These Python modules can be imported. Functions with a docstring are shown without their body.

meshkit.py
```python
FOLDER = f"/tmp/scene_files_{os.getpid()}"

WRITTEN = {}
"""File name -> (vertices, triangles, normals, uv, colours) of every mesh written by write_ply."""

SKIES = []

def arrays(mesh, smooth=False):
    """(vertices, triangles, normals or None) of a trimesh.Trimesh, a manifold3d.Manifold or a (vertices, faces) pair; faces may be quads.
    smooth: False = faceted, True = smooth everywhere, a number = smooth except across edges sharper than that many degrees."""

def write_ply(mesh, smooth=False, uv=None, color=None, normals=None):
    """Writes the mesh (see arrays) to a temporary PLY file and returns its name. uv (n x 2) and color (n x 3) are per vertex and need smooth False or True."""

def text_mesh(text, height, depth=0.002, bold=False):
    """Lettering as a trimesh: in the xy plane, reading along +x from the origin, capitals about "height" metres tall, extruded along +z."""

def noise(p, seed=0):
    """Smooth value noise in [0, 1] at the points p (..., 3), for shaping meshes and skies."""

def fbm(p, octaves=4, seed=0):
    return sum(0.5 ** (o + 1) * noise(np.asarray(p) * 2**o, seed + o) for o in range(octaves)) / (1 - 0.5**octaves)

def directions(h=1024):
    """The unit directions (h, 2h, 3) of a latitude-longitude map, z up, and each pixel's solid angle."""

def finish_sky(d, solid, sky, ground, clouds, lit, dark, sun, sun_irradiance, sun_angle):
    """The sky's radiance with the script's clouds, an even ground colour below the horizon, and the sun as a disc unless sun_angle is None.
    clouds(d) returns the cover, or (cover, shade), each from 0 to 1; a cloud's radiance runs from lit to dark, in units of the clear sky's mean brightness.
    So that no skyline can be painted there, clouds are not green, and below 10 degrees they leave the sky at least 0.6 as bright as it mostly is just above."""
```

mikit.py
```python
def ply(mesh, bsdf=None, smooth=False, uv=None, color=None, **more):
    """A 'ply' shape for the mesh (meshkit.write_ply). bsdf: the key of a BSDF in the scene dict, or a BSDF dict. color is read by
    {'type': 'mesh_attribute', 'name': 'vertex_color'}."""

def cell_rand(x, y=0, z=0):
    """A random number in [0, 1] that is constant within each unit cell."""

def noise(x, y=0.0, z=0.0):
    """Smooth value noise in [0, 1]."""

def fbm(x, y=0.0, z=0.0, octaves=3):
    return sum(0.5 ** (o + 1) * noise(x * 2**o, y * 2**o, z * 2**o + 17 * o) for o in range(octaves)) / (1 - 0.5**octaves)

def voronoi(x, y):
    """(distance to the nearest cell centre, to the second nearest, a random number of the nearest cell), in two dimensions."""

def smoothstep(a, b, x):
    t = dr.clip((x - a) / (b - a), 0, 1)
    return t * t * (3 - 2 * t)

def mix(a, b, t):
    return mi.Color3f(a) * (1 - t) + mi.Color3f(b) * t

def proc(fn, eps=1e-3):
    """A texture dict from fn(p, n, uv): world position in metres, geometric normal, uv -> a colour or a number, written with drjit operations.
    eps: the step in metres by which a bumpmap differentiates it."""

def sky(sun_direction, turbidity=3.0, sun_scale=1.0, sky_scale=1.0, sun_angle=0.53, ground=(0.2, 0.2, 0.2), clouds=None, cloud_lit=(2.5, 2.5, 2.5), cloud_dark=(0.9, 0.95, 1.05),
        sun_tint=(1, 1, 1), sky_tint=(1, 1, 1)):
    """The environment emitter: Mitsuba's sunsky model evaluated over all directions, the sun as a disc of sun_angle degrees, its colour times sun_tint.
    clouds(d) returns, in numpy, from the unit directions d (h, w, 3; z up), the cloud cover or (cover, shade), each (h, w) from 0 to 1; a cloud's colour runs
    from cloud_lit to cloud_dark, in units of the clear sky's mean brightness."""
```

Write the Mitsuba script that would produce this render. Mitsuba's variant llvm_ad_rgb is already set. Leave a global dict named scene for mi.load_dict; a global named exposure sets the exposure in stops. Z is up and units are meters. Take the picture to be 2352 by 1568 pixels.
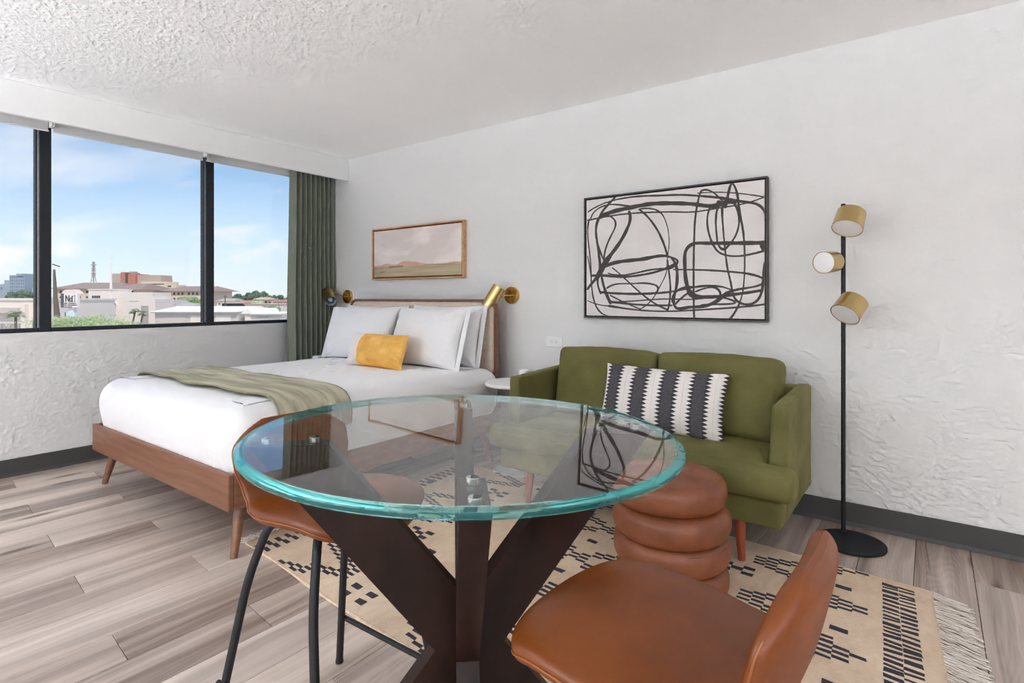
import math, random
import numpy as np, trimesh, manifold3d as m3, mitsuba as mi, drjit as dr
import mikit, meshkit
from mikit import proc, noise, fbm, voronoi, cell_rand, smoothstep, mix
from scipy.interpolate import CubicSpline, PchipInterpolator
from shapely.geometry import Polygon, LineString
from shapely.ops import unary_union

random.seed(7); rng = np.random.default_rng(7)
T = mi.ScalarTransform4f
scene, labels = {}, {}

# ------------------------------------------------------------------ camera, sky, added fill lamps' level, exposure
CAM = np.array([4.725, -3.285, 1.147])
FWD = np.array([-0.59959, 0.80030, 0.0]); RGT = np.array([0.80030, 0.59959, 0.0])
scene['camera'] = {'type': 'perspective', 'fov': 84.885, 'fov_axis': 'x', 'near_clip': 0.02, 'far_clip': 6000.0,
    'principal_point_offset_y': 101 / 1568,
    'to_world': T().look_at(origin=CAM.tolist(), target=(CAM + FWD).tolist(), up=[0, 0, 1])}

def clouds(d):
    el = np.maximum(d[..., 2], 0.02)
    q = np.stack([d[..., 0] / (el + .12), d[..., 1] / (el + .12), np.zeros(el.shape)], -1)
    hi = meshkit.fbm(np.stack([q[..., 0] * 1.1 + q[..., 1] * .7, q[..., 1] * 3.2 - q[..., 0] * 1.2, q[..., 2] + 3.1], -1), 5, 3)
    cirrus = np.clip((hi - .44) * 3.0, 0, 1) * .62
    az = np.arctan2(d[..., 1], d[..., 0])
    e = np.degrees(np.arcsin(d[..., 2]))
    lo = meshkit.fbm(np.stack([az * 9, e * .42, az * 0 + 1.7], -1), 5, 11)
    band = np.exp(-((e - 3.6) / 2.6) ** 2)
    cum = np.clip((lo - .47) * 6.5, 0, 1) * band
    haze = np.clip(1 - e / 11.0, 0, 1) * .5
    cover = np.clip(np.maximum(np.maximum(cirrus, cum), haze), 0, 1)
    shade = np.clip((.62 - lo) * 1.2, 0, .6) * band
    return cover, shade

SKY = 4.2
scene['sky'] = mikit.sky((0.62, -0.35, 0.70), turbidity=3.0, sun_scale=0.38 * SKY, sky_scale=SKY, ground=(.35, .35, .33), clouds=clouds,
    cloud_lit=(2.6, 2.6, 2.65), cloud_dark=(1.8, 1.85, 1.95), sky_tint=(1, 1, 1))
FILL_GLOBE = (9.0, 9.8, 10.6)            # radiance of the globes added out of view as fill light
FILL_UP = (790., 862., 945.)    # radiance of the upward discs added out of view as fill light
exposure = 0.0

# ------------------------------------------------------------------ helpers
def lin(r, g, b):
    return [((c / 255) / 12.92 if c / 255 <= .04045 else ((c / 255 + .055) / 1.055) ** 2.4) for c in (r, g, b)]

def rgb(c):
    return {'type': 'rgb', 'value': [float(x) for x in c]}

def mat(name, base, rough=.5, metallic=0., spec=.5, sheen=0., coat=0., bump=None, bscale=1.0, **kw):
    b = {'type': 'principled', 'base_color': base if isinstance(base, dict) else rgb(base), 'roughness': rough, 'metallic': float(metallic), 'specular': float(spec)}
    if sheen: b['sheen'] = float(sheen); b['sheen_tint'] = .6
    if coat: b['clearcoat'] = float(coat); b['clearcoat_gloss'] = .9
    b.update(kw)
    if bump is not None:
        b = {'type': 'bumpmap', 'arbitrary': bump, 'scale': float(bscale), 'bsdf': b}
    scene[name] = {'type': 'twosided', 'bsdf': b}
    return name

def key_for(name, parent=None):
    full = f'{parent}__{name}' if parent else name
    if full not in scene and full not in labels: return full
    k = 1
    while f'{full}_{k:03d}' in scene or f'{full}_{k:03d}' in labels: k += 1
    return f'{full}_{k:03d}'

def obj(name, mesh, m, parent=None, smooth=30, label=None, kind=None, uv=None, **more):
    k = key_for(name, parent)
    scene[k] = mikit.ply(mesh, m, smooth=smooth, uv=uv, **more)
    if label or kind:
        labels[k] = {}
        if label: labels[k]['label'] = label
        if kind: labels[k]['kind'] = kind
    return k

def put(name, shape, parent=None):
    k = key_for(name, parent); scene[k] = shape; return k

def thing(name, label, cat, group=None):
    k = key_for(name); labels[k] = {'label': label, 'category': cat}
    if group: labels[k]['group'] = group
    return k

def tag(k, label, cat, group=None, kind=None):
    labels[k] = {'label': label, 'category': cat}
    if group: labels[k]['group'] = group
    if kind: labels[k]['kind'] = kind
    return k

def struct(name, mesh, m, parent=None, label=None, smooth=30):
    k = key_for(name, parent)
    if mesh is not None: scene[k] = mikit.ply(mesh, m, smooth=smooth)
    labels[k] = {'kind': 'structure'} if parent is None else {}
    if label: labels[k]['label'] = label
    if not labels[k]: del labels[k]
    return k

def cat(*ms):
    return trimesh.util.concatenate([m for m in ms])

def hull(pts):
    return trimesh.Trimesh(np.asarray(pts, float)).convex_hull if False else trimesh.convex.convex_hull(np.asarray(pts, float))

def box(x0, x1, y0, y1, z0, z1, b=0.0):
    lo, hi = np.minimum([x0, y0, z0], [x1, y1, z1]), np.maximum([x0, y0, z0], [x1, y1, z1])
    if b <= 0:
        m = trimesh.creation.box(hi - lo); m.apply_translation((lo + hi) / 2); return m
    b = min(b, (hi - lo).min() * .45)
    pts = []
    for a in range(3):
        l, h = lo + b, hi - b
        l[a], h[a] = lo[a], hi[a]
        pts += [[x, y, z] for x in (l[0], h[0]) for y in (l[1], h[1]) for z in (l[2], h[2])]
    return hull(pts)

def rbox(x0, x1, y0, y1, z0, z1, r, n=4):
    s = trimesh.creation.uv_sphere(r, count=[2 * n, 4 * n]).vertices
    c = [[x, y, z] for x in (x0 + r, x1 - r) for y in (y0 + r, y1 - r) for z in (z0 + r, z1 - r)]
    return hull(np.vstack([s + q for q in c]))

def sweep(path, radii, n=10, closed=False, cap=True):
    """Round tube along a polyline, parallel-transported rings."""
    p = np.asarray(path, float); r = np.broadcast_to(radii, (len(p),))
    t = np.gradient(p, axis=0) if not closed else (np.roll(p, -1, 0) - np.roll(p, 1, 0))
    t /= np.linalg.norm(t, axis=1, keepdims=True) + 1e-12
    a = np.cross(t[0], [0, 0, 1.] if abs(t[0][2]) < .9 else [1., 0, 0]); a /= np.linalg.norm(a)
    V = []
    ang = np.arange(n) * 2 * np.pi / n
    for i in range(len(p)):
        a = a - t[i] * (a @ t[i]); a /= np.linalg.norm(a); bb = np.cross(t[i], a)
        V.append(p[i] + r[i] * (np.cos(ang)[:, None] * a + np.sin(ang)[:, None] * bb))
    V = np.array(V); L = len(p)
    i, j = np.meshgrid(np.arange(L if closed else L - 1), np.arange(n), indexing='ij')
    i2 = (i + 1) % L; j2 = (j + 1) % n
    q = np.stack([i * n + j, i2 * n + j, i2 * n + j2, i * n + j2], -1).reshape(-1, 4)
    F = np.vstack([q[:, [0, 2, 1]], q[:, [0, 3, 2]]])
    v = V.reshape(-1, 3)
    if cap and not closed:
        v = np.vstack([v, p[0], p[-1]]); c0, c1 = len(v) - 2, len(v) - 1
        k = np.arange(n); k2 = (k + 1) % n
        F = np.vstack([F, np.stack([k * 0 + c0, k, k2], 1), np.stack([k * 0 + c1, (L - 1) * n + k2, (L - 1) * n + k], 1)])
    m = trimesh.Trimesh(v, F, process=False); 
    if m.volume < 0: m.invert()
    return m

def smooth_path(pts, n=40):
    p = np.asarray(pts, float)
    s = np.r_[0, np.cumsum(np.linalg.norm(np.diff(p, axis=0), axis=1))]
    return CubicSpline(s, p)(np.linspace(0, s[-1], n))

def fillet_path(pts, r, n=8):
    """Polyline with rounded corners."""
    p = [np.asarray(q, float) for q in pts]; out = [p[0]]
    for a, b, c in zip(p[:-2], p[1:-1], p[2:]):
        u, v = (a - b), (c - b); lu, lv = np.linalg.norm(u), np.linalg.norm(v)
        rr = min(r, lu * .45, lv * .45); s, e = b + u / lu * rr, b + v / lv * rr
        for k in np.linspace(0, 1, n):
            out.append((1 - k) ** 2 * s + 2 * k * (1 - k) * b + k * k * e)
    out.append(p[-1]); return np.array(out)

def lathe(profile, n=48, center=(0, 0, 0)):
    m = trimesh.creation.revolve(np.asarray(profile, float), sections=n)
    if m.volume < 0: m.invert()
    m.apply_translation(center); return m

def align(m, axis, origin, spin=0.0):
    """Turns a mesh built along +z so that it points along the axis, and moves it."""
    z = np.asarray(axis, float); z /= np.linalg.norm(z)
    x = np.cross([0, 0, 1.] if abs(z[2]) < .95 else [0, 1., 0], z); x /= np.linalg.norm(x); y = np.cross(z, x)
    M = np.eye(4); M[:3, 0], M[:3, 1], M[:3, 2], M[:3, 3] = x, y, z, origin
    m = m.copy(); m.apply_transform(M); return m

def place(m, loc=(0, 0, 0), rz=0., rx=0., ry=0.):
    m = m.copy()
    for a, ax in ((ry, [0, 1, 0]), (rx, [1, 0, 0]), (rz, [0, 0, 1])):
        if a: m.apply_transform(trimesh.transformations.rotation_matrix(a, ax))
    m.apply_translation(loc); return m

def extrude(poly, h):
    return trimesh.creation.extrude_polygon(poly, h, engine='earcut')

def gridmesh(P, wrap=False):
    n, m = P.shape[:2]
    i, j = np.meshgrid(np.arange(n - 1), np.arange(m if wrap else m - 1), indexing='ij'); j2 = (j + 1) % m
    q = np.stack([i * m + j, (i + 1) * m + j, (i + 1) * m + j2, i * m + j2], -1).reshape(-1, 4)
    return trimesh.Trimesh(P.reshape(-1, 3), np.vstack([q[:, [0, 1, 2]], q[:, [0, 2, 3]]]), process=False)

def sheet(P, th):
    """A grid of points as a closed sheet of the given thickness."""
    n, m = P.shape[:2]
    g = gridmesh(P); nr = np.array(g.vertex_normals).reshape(n, m, 3)
    Q = P - nr * th
    v = np.vstack([P.reshape(-1, 3), Q.reshape(-1, 3)]); f = np.array(g.faces); N = n * m
    idx = np.arange(N).reshape(n, m)
    b = np.r_[idx[0, :], idx[1:, -1], idx[-1, -2::-1], idx[-2:0:-1, 0]]; b2 = np.roll(b, -1)
    side = np.vstack([np.stack([b, b2, b2 + N], 1), np.stack([b, b2 + N, b + N], 1)])
    mm = trimesh.Trimesh(v, np.vstack([f, f[:, ::-1] + N, side]), process=False)
    return mm

def pillow(w, h, t, n=44, pinch=.06, wr=.006, seed=0, corner=2.6, flange=0., sag=0.):
    """A cushion in the xz plane, front towards -y: (mesh, uv). Front and back are two grids that meet at the seam."""
    u = np.sin(np.linspace(-1, 1, n) * np.pi / 2) * .55 + np.linspace(-1, 1, n) * .45
    U, V = np.meshgrid(u, u, indexing='ij')
    X = w / 2 * U * (1 - pinch * (1 - V ** 2) * 0 - pinch * np.abs(V) ** 0 * (1 - np.abs(V) ** 2) * np.abs(U) ** 4)
    Z = h / 2 * V * (1 - pinch * (1 - np.abs(U) ** 2) * np.abs(V) ** 4)
    f = np.clip((1 - np.abs(U) ** corner) * (1 - np.abs(V) ** corner), 0, 1) ** .55
    r = np.stack([U * 2.2, V * 2.2, U * 0 + seed * 3.7], -1)
    fold = (meshkit.fbm(r, 4, seed) - .5)
    rad = np.minimum(1 - np.abs(U), 1 - np.abs(V))
    ang = np.arctan2(np.abs(V), np.abs(U)) 
    crease = np.sin(ang * 26 + 6 * meshkit.noise(r * 1.3, seed + 5)) * np.exp(-(rad / .22) ** 2) * np.clip((np.abs(U) * np.abs(V)) ** 1.2, 0, 1)
    D = t / 2 * f + (fold * wr * 2 + crease * wr) * np.clip(f * 2.2, 0, 1)
    Z = Z - sag * (1 - U ** 2) * np.clip(V, 0, 1)
    F = np.stack([X, -D, Z], -1); B = np.stack([X, D, Z], -1)
    mf, mb = gridmesh(F), gridmesh(B)
    if mf.vertex_normals[len(mf.vertices) // 2 + n // 2][1] > 0: mf.invert()
    if mb.vertex_normals[len(mb.vertices) // 2 + n // 2][1] < 0: mb.invert()
    uv = np.stack([U / 2 + .5, V / 2 + .5], -1).reshape(-1, 2)
    if flange:
        per = np.concatenate([np.stack([X[i], 0 * X[i], Z[i]], -1) for i in ()]) if False else None
    return cat(mf, mb), np.vstack([uv, uv])

def W(lat, dep, z=0.):
    p = CAM + lat * RGT + dep * FWD; return np.array([p[0], p[1], z])
# ------------------------------------------------------------------ materials
def peel(p, n, uv):
    a = noise(p.x * 75, p.y * 75, p.z * 75); b = noise(p.x * 150 + 9, p.y * 150, p.z * 150)
    return smoothstep(.38, .78, a * .7 + b * .3)
PEEL = proc(peel, 2e-3)
mat('m_wall', (.755, .755, .75), .72, spec=.35, bump=PEEL, bscale=.0030)
mat('m_wallgrey', (.74, .74, .735), .7, spec=.3)
mat('m_ceiling', (.89, .89, .885), .85, spec=.2, bump=PEEL, bscale=.0032)
mat('m_trim', (.84, .84, .83), .6, spec=.3)
mat('m_white_gloss', (.84, .84, .84), .28)
mat('m_white_satin', (.82, .82, .81), .5)
mat('m_base', lin(62, 60, 59), .5, spec=.25)
mat('m_frame', lin(20, 25, 30), .42, spec=.3)
mat('m_alu', lin(190, 188, 190), .35, metallic=.6)
scene['m_pane'] = {'type': 'thindielectric', 'int_ior': 1.5}
mat('m_blind', lin(236, 236, 234), .7)
scene['m_blindcloth'] = {'type': 'principledthin', 'base_color': rgb((.88, .88, .87)), 'roughness': .7, 'diff_trans': 1.0}

def floor_col(p, n, uv):
    i = dr.floor(uv.x); l = (uv.x - i - .05) / .9; y = uv.y
    t = cell_rand(i, 3); t2 = cell_rand(i, 5); o = t * 37 + t2 * 11
    warp = (fbm(l * 2 + o, y * 1.3, o, 3) - .5)
    broad = fbm(l * 2.6 + warp * 2.4, y * .7 + o, o * 1.3, 3)
    streak = fbm(l * 15 + warp * 9, y * 1.5 + o, 4.2, 3)
    fine = noise(l * 110 + warp * 22, y * 7 + o, 1.0)
    d1, d2, w = voronoi(l * 1.1 + o, y * 1.15 + o)
    knot = smoothstep(.16, .02, d1) * smoothstep(.62, .78, w)
    arch = dr.sin((dr.abs(l - .5) * dr.abs(l - .5) * 26 + y * 9 + warp * 14) * 6.28) * .5 + .5
    arch = arch * smoothstep(.5, .62, fbm(l * 1.7 + o, y * .9 + o, 7.7, 2)) * smoothstep(.46, .25, dr.abs(l - .5))
    v = .20 + t * .55 + (broad - .5) * 1.15 + (streak - .5) * .42 + (fine - .5) * .12 - arch * .08
    v = dr.clip(v, 0, 1)
    c = mix(mi.Color3f(*lin(120, 99, 86)), mi.Color3f(*lin(232, 214, 200)), v)
    c = mix(c, mi.Color3f(*lin(168, 156, 152)), .30 * t2)
    c = mix(c, mi.Color3f(*lin(66, 46, 36)), dr.clip(knot * .75 + smoothstep(.70, .82, streak) * smoothstep(.5, .3, broad) * .6, 0, .85))
    return c
def floor_h(p, n, uv):
    i = dr.floor(uv.x); l = (uv.x - i - .05) / .9
    return fbm(l * 60 + cell_rand(i, 3) * 37, uv.y * 4, 2.0, 2)
mat('m_floor', proc(floor_col), .36, spec=.45, bump=proc(floor_h, 1e-3), bscale=.0005)
mat('m_subfloor', lin(70, 60, 52), .9)

def wood(light, dark, sx, sy, sz, contrast=1.0):
    a, b = mi.Color3f(*light), mi.Color3f(*dark)
    def fn(p, n, uv):
        w = fbm(p.x * 3, p.y * 3, p.z * 3, 2)
        g = fbm(p.x * sx + w * 3, p.y * sy + w * 3, p.z * sz + w * 3, 4)
        f = noise(p.x * sx * 6, p.y * sy * 6, p.z * sz * 6)
        return mix(b, a, dr.clip((g - .5) * 1.9 * contrast + .5 + (f - .5) * .25, 0, 1))
    return proc(fn)
mat('m_bedwood', wood(lin(122, 80, 56), lin(96, 60, 40), 3, 22, 46, .6), .38, coat=.15)
mat('m_darkwood', wood(lin(34, 16, 10), lin(17, 8, 5), 16, 16, 7), .36, spec=.2)
mat('m_legwood', lin(140, 66, 40), .35, coat=.3)
mat('m_oak', wood(lin(216, 170, 126), lin(176, 126, 84), 8, 60, 50), .5)
mat('m_oakdark', lin(104, 66, 40), .6)
mat('m_black', (.008, .008, .009), .5, spec=.15)
mat('m_blackmetal', (.010, .010, .011), .45, spec=.2)
def leather(c1, c2, s=1.0):
    a, b = mi.Color3f(*c1), mi.Color3f(*c2)
    def fn(p, n, uv):
        return mix(a, b, dr.clip(fbm(p.x * 9 * s, p.y * 9 * s, p.z * 9 * s, 3) * 1.6 - .3 + (noise(p.x * 160, p.y * 160, p.z * 160) - .5) * .12, 0, 1))
    return proc(fn)
def grain(p, n, uv):
    return fbm(p.x * 420, p.y * 420, p.z * 420, 2) + .8 * fbm(p.x * 40, p.y * 40, p.z * 40, 2)
GRAIN = proc(grain, 6e-4)
mat('m_cognac', leather(lin(82, 37, 4), lin(112, 55, 13)), .36, spec=.35, bump=GRAIN, bscale=.00025)
mat('m_stitch', lin(122, 66, 22), .5)
mat('m_pouf', leather(lin(98, 54, 31), lin(126, 72, 44), 1.4), .42, spec=.4, bump=GRAIN, bscale=.0004)
mat('m_poufseam', lin(92, 52, 32), .6)
def velvet(c1, c2):
    a, b = mi.Color3f(*c1), mi.Color3f(*c2)
    def fn(p, n, uv):
        return mix(a, b, dr.clip(fbm(p.x * 5, p.y * 5, p.z * 5, 3) * 1.8 - .4 + (noise(p.x * 230, p.y * 230, p.z * 230) - .5) * .22, 0, 1))
    return proc(fn)
mat('m_velvet', velvet(lin(80, 77, 44), lin(106, 102, 62)), .8, spec=.15, sheen=1.3)
mat('m_velvetdark', lin(52, 54, 28), .9)
def linen(p, n, uv):
    return fbm(p.x * 30, p.y * 30, p.z * 30, 3) * .004 + .0004 * noise(p.x * 700, p.y * 700, p.z * 700)
LINEN = proc(linen, 2e-3)
mat('m_sheet', (.76, .76, .77), .8, spec=.15, bump=LINEN, bscale=.5)
mat('m_pillow', (.80, .80, .805), .8, spec=.15, bump=LINEN, bscale=.4)
mat('m_seamwhite', (.74, .74, .745), .8)
def lumbar_col(p, n, uv):
    e = smoothstep(.285, .295, uv.x + (fbm(uv.y * 3, 1.3, .2, 2) - .5) * .05)
    must = mix(mi.Color3f(*lin(214, 152, 62)), mi.Color3f(*lin(240, 186, 100)), dr.clip(fbm(p.x * 14, p.y * 14, p.z * 14, 3) * 1.7 - .35, 0, 1))
    return mix(mi.Color3f(*lin(226, 216, 206)), must, e)
mat('m_lumbar', proc(lumbar_col), .8, sheen=.5)
def aztec_col(p, n, uv):
    x = (uv.x - .104) / .2365; k = dr.floor(x + .5); q = (x - k) * .2365          # distance from a band's middle
    a = dr.abs(q); v = uv.y * 16.5 + dr.select(q > 0, mi.Float(0), mi.Float(.0))
    f = dr.abs(v - dr.floor(v) - .5) * 2                                     # 1 at the tooth's root gap
    tip = .0445 + .040 * dr.clip(dr.floor((1 - f) * 5 + .5) / 5, 0, 1)
    tooth = smoothstep(.0006, -.0006, a - tip)
    st = q / .0089; s = dr.abs(st - dr.floor(st) - .5) * 2
    lines = smoothstep(.72, .95, s) * smoothstep(.0445, .042, a)
    centre = smoothstep(.0016, .0008, dr.abs(a - .11825))
    cream, ink, grey = mi.Color3f(*lin(224, 218, 212)), mi.Color3f(*lin(40, 38, 44)), mi.Color3f(*lin(150, 146, 146))
    c = mix(cream, ink, tooth)
    c = mix(c, grey, dr.clip(lines * .75 + centre * .5, 0, 1))
    weave = noise(uv.x * 900, uv.y * 420, 3.0)
    return c * (.90 + .2 * weave)
mat('m_aztec', proc(aztec_col), .9)
def throw_col(p, n, uv):
    w = fbm(p.x * 2.5, p.y * 34, p.z * 6, 3)
    return mix(mi.Color3f(*lin(128, 124, 102)), mi.Color3f(*lin(182, 176, 154)), dr.clip((w - .5) * 1.9 + .5 + (noise(p.x * 260, p.y * 260, p.z * 260) - .5) * .15, 0, 1))
mat('m_throw', proc(throw_col), .85, sheen=1.0)
mat('m_throwhem', lin(124, 122, 94), .85)
def curtain_col(p, n, uv):
    return mix(mi.Color3f(*lin(110, 116, 102)), mi.Color3f(*lin(126, 131, 117)), noise(p.x * 60, p.y * 340, p.z * 340))
mat('m_curtain', proc(curtain_col), .8, sheen=.3)
def uphol_col(p, n, uv):
    return mix(mi.Color3f(*lin(196, 178, 162)), mi.Color3f(*lin(220, 204, 188)), noise(p.x * 420, p.y * 420, p.z * 420) * .6 + .4 * noise(p.x * 40, p.y * 40, p.z * 90))
mat('m_uphol', proc(uphol_col), .9, sheen=.3)
def brushed(p, n, uv):
    return mi.Float(.22) + .14 * noise(p.x * 400, p.y * 400, p.z * 1200)
mat('m_brass', lin(206, 178, 122), .30, metallic=1.0)
mat('m_brasspolish', lin(210, 176, 116), .18, metallic=1.0)
mat('m_shadereflect', lin(168, 190, 204), .35)  # bluish reflection inside the sconce shades put into the colour
mat('m_diffuser', (.86, .86, .86), .6)
mat('m_bulb', (.86, .86, .86), .3)
mat('m_steel', lin(206, 210, 206), .18, metallic=.9)
def rug_col(p, n, uv):
    w = fbm(p.x * 5, p.y * 5, 1.0, 3); t = noise(p.x * 130, p.y * 700, 2.0); s = noise(p.x * 60, p.y * 30, 5.0)
    return mix(mi.Color3f(*lin(188, 160, 134)), mi.Color3f(*lin(224, 202, 178)), dr.clip(.5 + (w - .5) * .9 + (t - .5) * .35 + (s - .5) * .25, 0, 1))
def rug_h(p, n, uv):
    return noise(p.x * 160, p.y * 600, .5) * .6 + noise(p.x * 300, p.y * 120, 3.5) * .4
mat('m_rug', proc(rug_col), .95, sheen=.3, bump=proc(rug_h, 8e-4), bscale=.0016)
mat('m_rugdark', lin(40, 38, 46), .95)
mat('m_fringe', lin(224, 214, 202), .9)
def land_col(p, n, uv):
    x, z = uv.x, uv.y
    k = fbm(x * 3, z * 3, 2.0, 4)
    cl = fbm(x * 5 + 3, z * 4, 7.0, 4)
    sky = mix(mi.Color3f(*lin(218, 206, 200)), mi.Color3f(*lin(236, 226, 220)), dr.clip((cl - .42) * 3, 0, 1))
    ridge = .245 + .075 * dr.exp(-dr.square((x - .40) / .10)) + .045 * dr.exp(-dr.square((x - .16) / .06)) + .03 * dr.exp(-dr.square((x - .52) / .06)) + (noise(x * 40, 2.0) - .5) * .012 + .02 * smoothstep(.8, 1, x)
    hill = mix(mi.Color3f(*lin(196, 156, 134)), mi.Color3f(*lin(216, 172, 144)), noise(x * 14, z * 20, 1.0))
    ground = .205 + .02 * x + (noise(x * 9, 5.0) - .5) * .012
    grass = mix(mi.Color3f(*lin(158, 146, 116)), mi.Color3f(*lin(194, 174, 144)), dr.clip(fbm(x * 3, z * 22, 4.0, 3) * 1.6 - .3, 0, 1))
    c = mix(sky, hill, smoothstep(.006, -.006, z - ridge))
    c = mix(c, grass, smoothstep(.006, -.006, z - ground))
    tree = smoothstep(.018, .008, dr.abs(z - ground - .012 * noise(x * 60, 9.0))) * smoothstep(.17, .20, x) * smoothstep(.38, .34, x)
    tree = dr.maximum(tree, smoothstep(.008, .003, dr.abs(z - ground)) * (smoothstep(.17, .1, x) + smoothstep(.58, .62, x) * smoothstep(.97, .9, x)) * .7)
    tree = dr.maximum(tree, smoothstep(.012, .004, dr.abs(z - .115 - (x - .12) * .3)) * smoothstep(.07, .1, x) * smoothstep(.16, .13, x))
    return mix(c, mi.Color3f(*lin(112, 90, 68)), dr.clip(tree, 0, .85))
mat('m_landscape', proc(land_col), .7)
def canvas_col(p, n, uv):
    return mix(mi.Color3f(*lin(214, 209, 208)), mi.Color3f(*lin(232, 228, 227)), fbm(p.x * 5, 1.0, p.z * 5, 3))
mat('m_canvas', proc(canvas_col), .8)
mat('m_ink', lin(52, 48, 46), .7)
mat('m_artframe', lin(44, 39, 37), .5)
scene['glass_green'] = {'type': 'dielectric', 'int_ior': 1.52, 'ext_ior': 1.000277}
scene['m_tabletop'] = {'type': 'thindielectric', 'int_ior': 1.52, 'specular_transmittance': rgb((.93, .97, .96))}
scene['m_green'] = {'type': 'dielectric', 'int_ior': 1.52, 'ext_ior': 1.000277}; del scene['glass_green']
# outside
mat('m_ext_white', lin(236, 230, 226), .9); mat('m_ext_shadegrey', lin(206, 203, 202), .9); mat('m_ext_grey', lin(176, 176, 180), .9)  # the pale grey also paints the shade of the recessed bands
mat('m_ext_dark', lin(84, 84, 92), .7); mat('m_ext_beige', lin(222, 208, 190), .9); mat('m_ext_roof', lin(150, 136, 134), .9)
mat('m_ext_brick', lin(186, 128, 116), .9); mat('m_ext_tower', lin(158, 176, 192), .7); mat('m_ext_towerpane', lin(120, 142, 164), .4)
mat('m_ext_roofwhite', lin(248, 248, 248), .8); mat('m_ext_redroof', lin(176, 128, 122), .9); mat('m_ext_pole', lin(140, 138, 140), .8)
mat('m_ext_trunk', lin(116, 106, 96), .9); mat('m_ext_ground', lin(180, 176, 168), .95); mat('m_ext_sign', lin(245, 243, 246), .6)
mat('m_ext_signside', lin(92, 90, 106), .7); mat('m_ext_cyan', lin(206, 238, 252), .4); mat('m_ext_taupe', lin(196, 178, 166), .9)
def leaf_mat(name, c1, c2):
    a, b = mi.Color3f(*c1), mi.Color3f(*c2)
    mat(name, proc(lambda p, n, uv: mix(a, b, noise(p.x * 1.7, p.y * 1.7, p.z * 1.7))), .9)
leaf_mat('m_leaf', lin(110, 142, 108), lin(160, 186, 136)); leaf_mat('m_leafdark', lin(78, 104, 92), lin(110, 138, 112))
leaf_mat('m_leafpale', lin(160, 190, 140), lin(214, 226, 190)); leaf_mat('m_palm', lin(92, 116, 88), lin(132, 152, 112))
# ------------------------------------------------------------------ the room
H, XB, YF = 2.44, 8.2, -8.5            # ceiling height, back wall, front wall (out of view behind the camera, set far back to even the light)
FW, FX0 = .198, .113                   # plank width and the first seam

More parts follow.
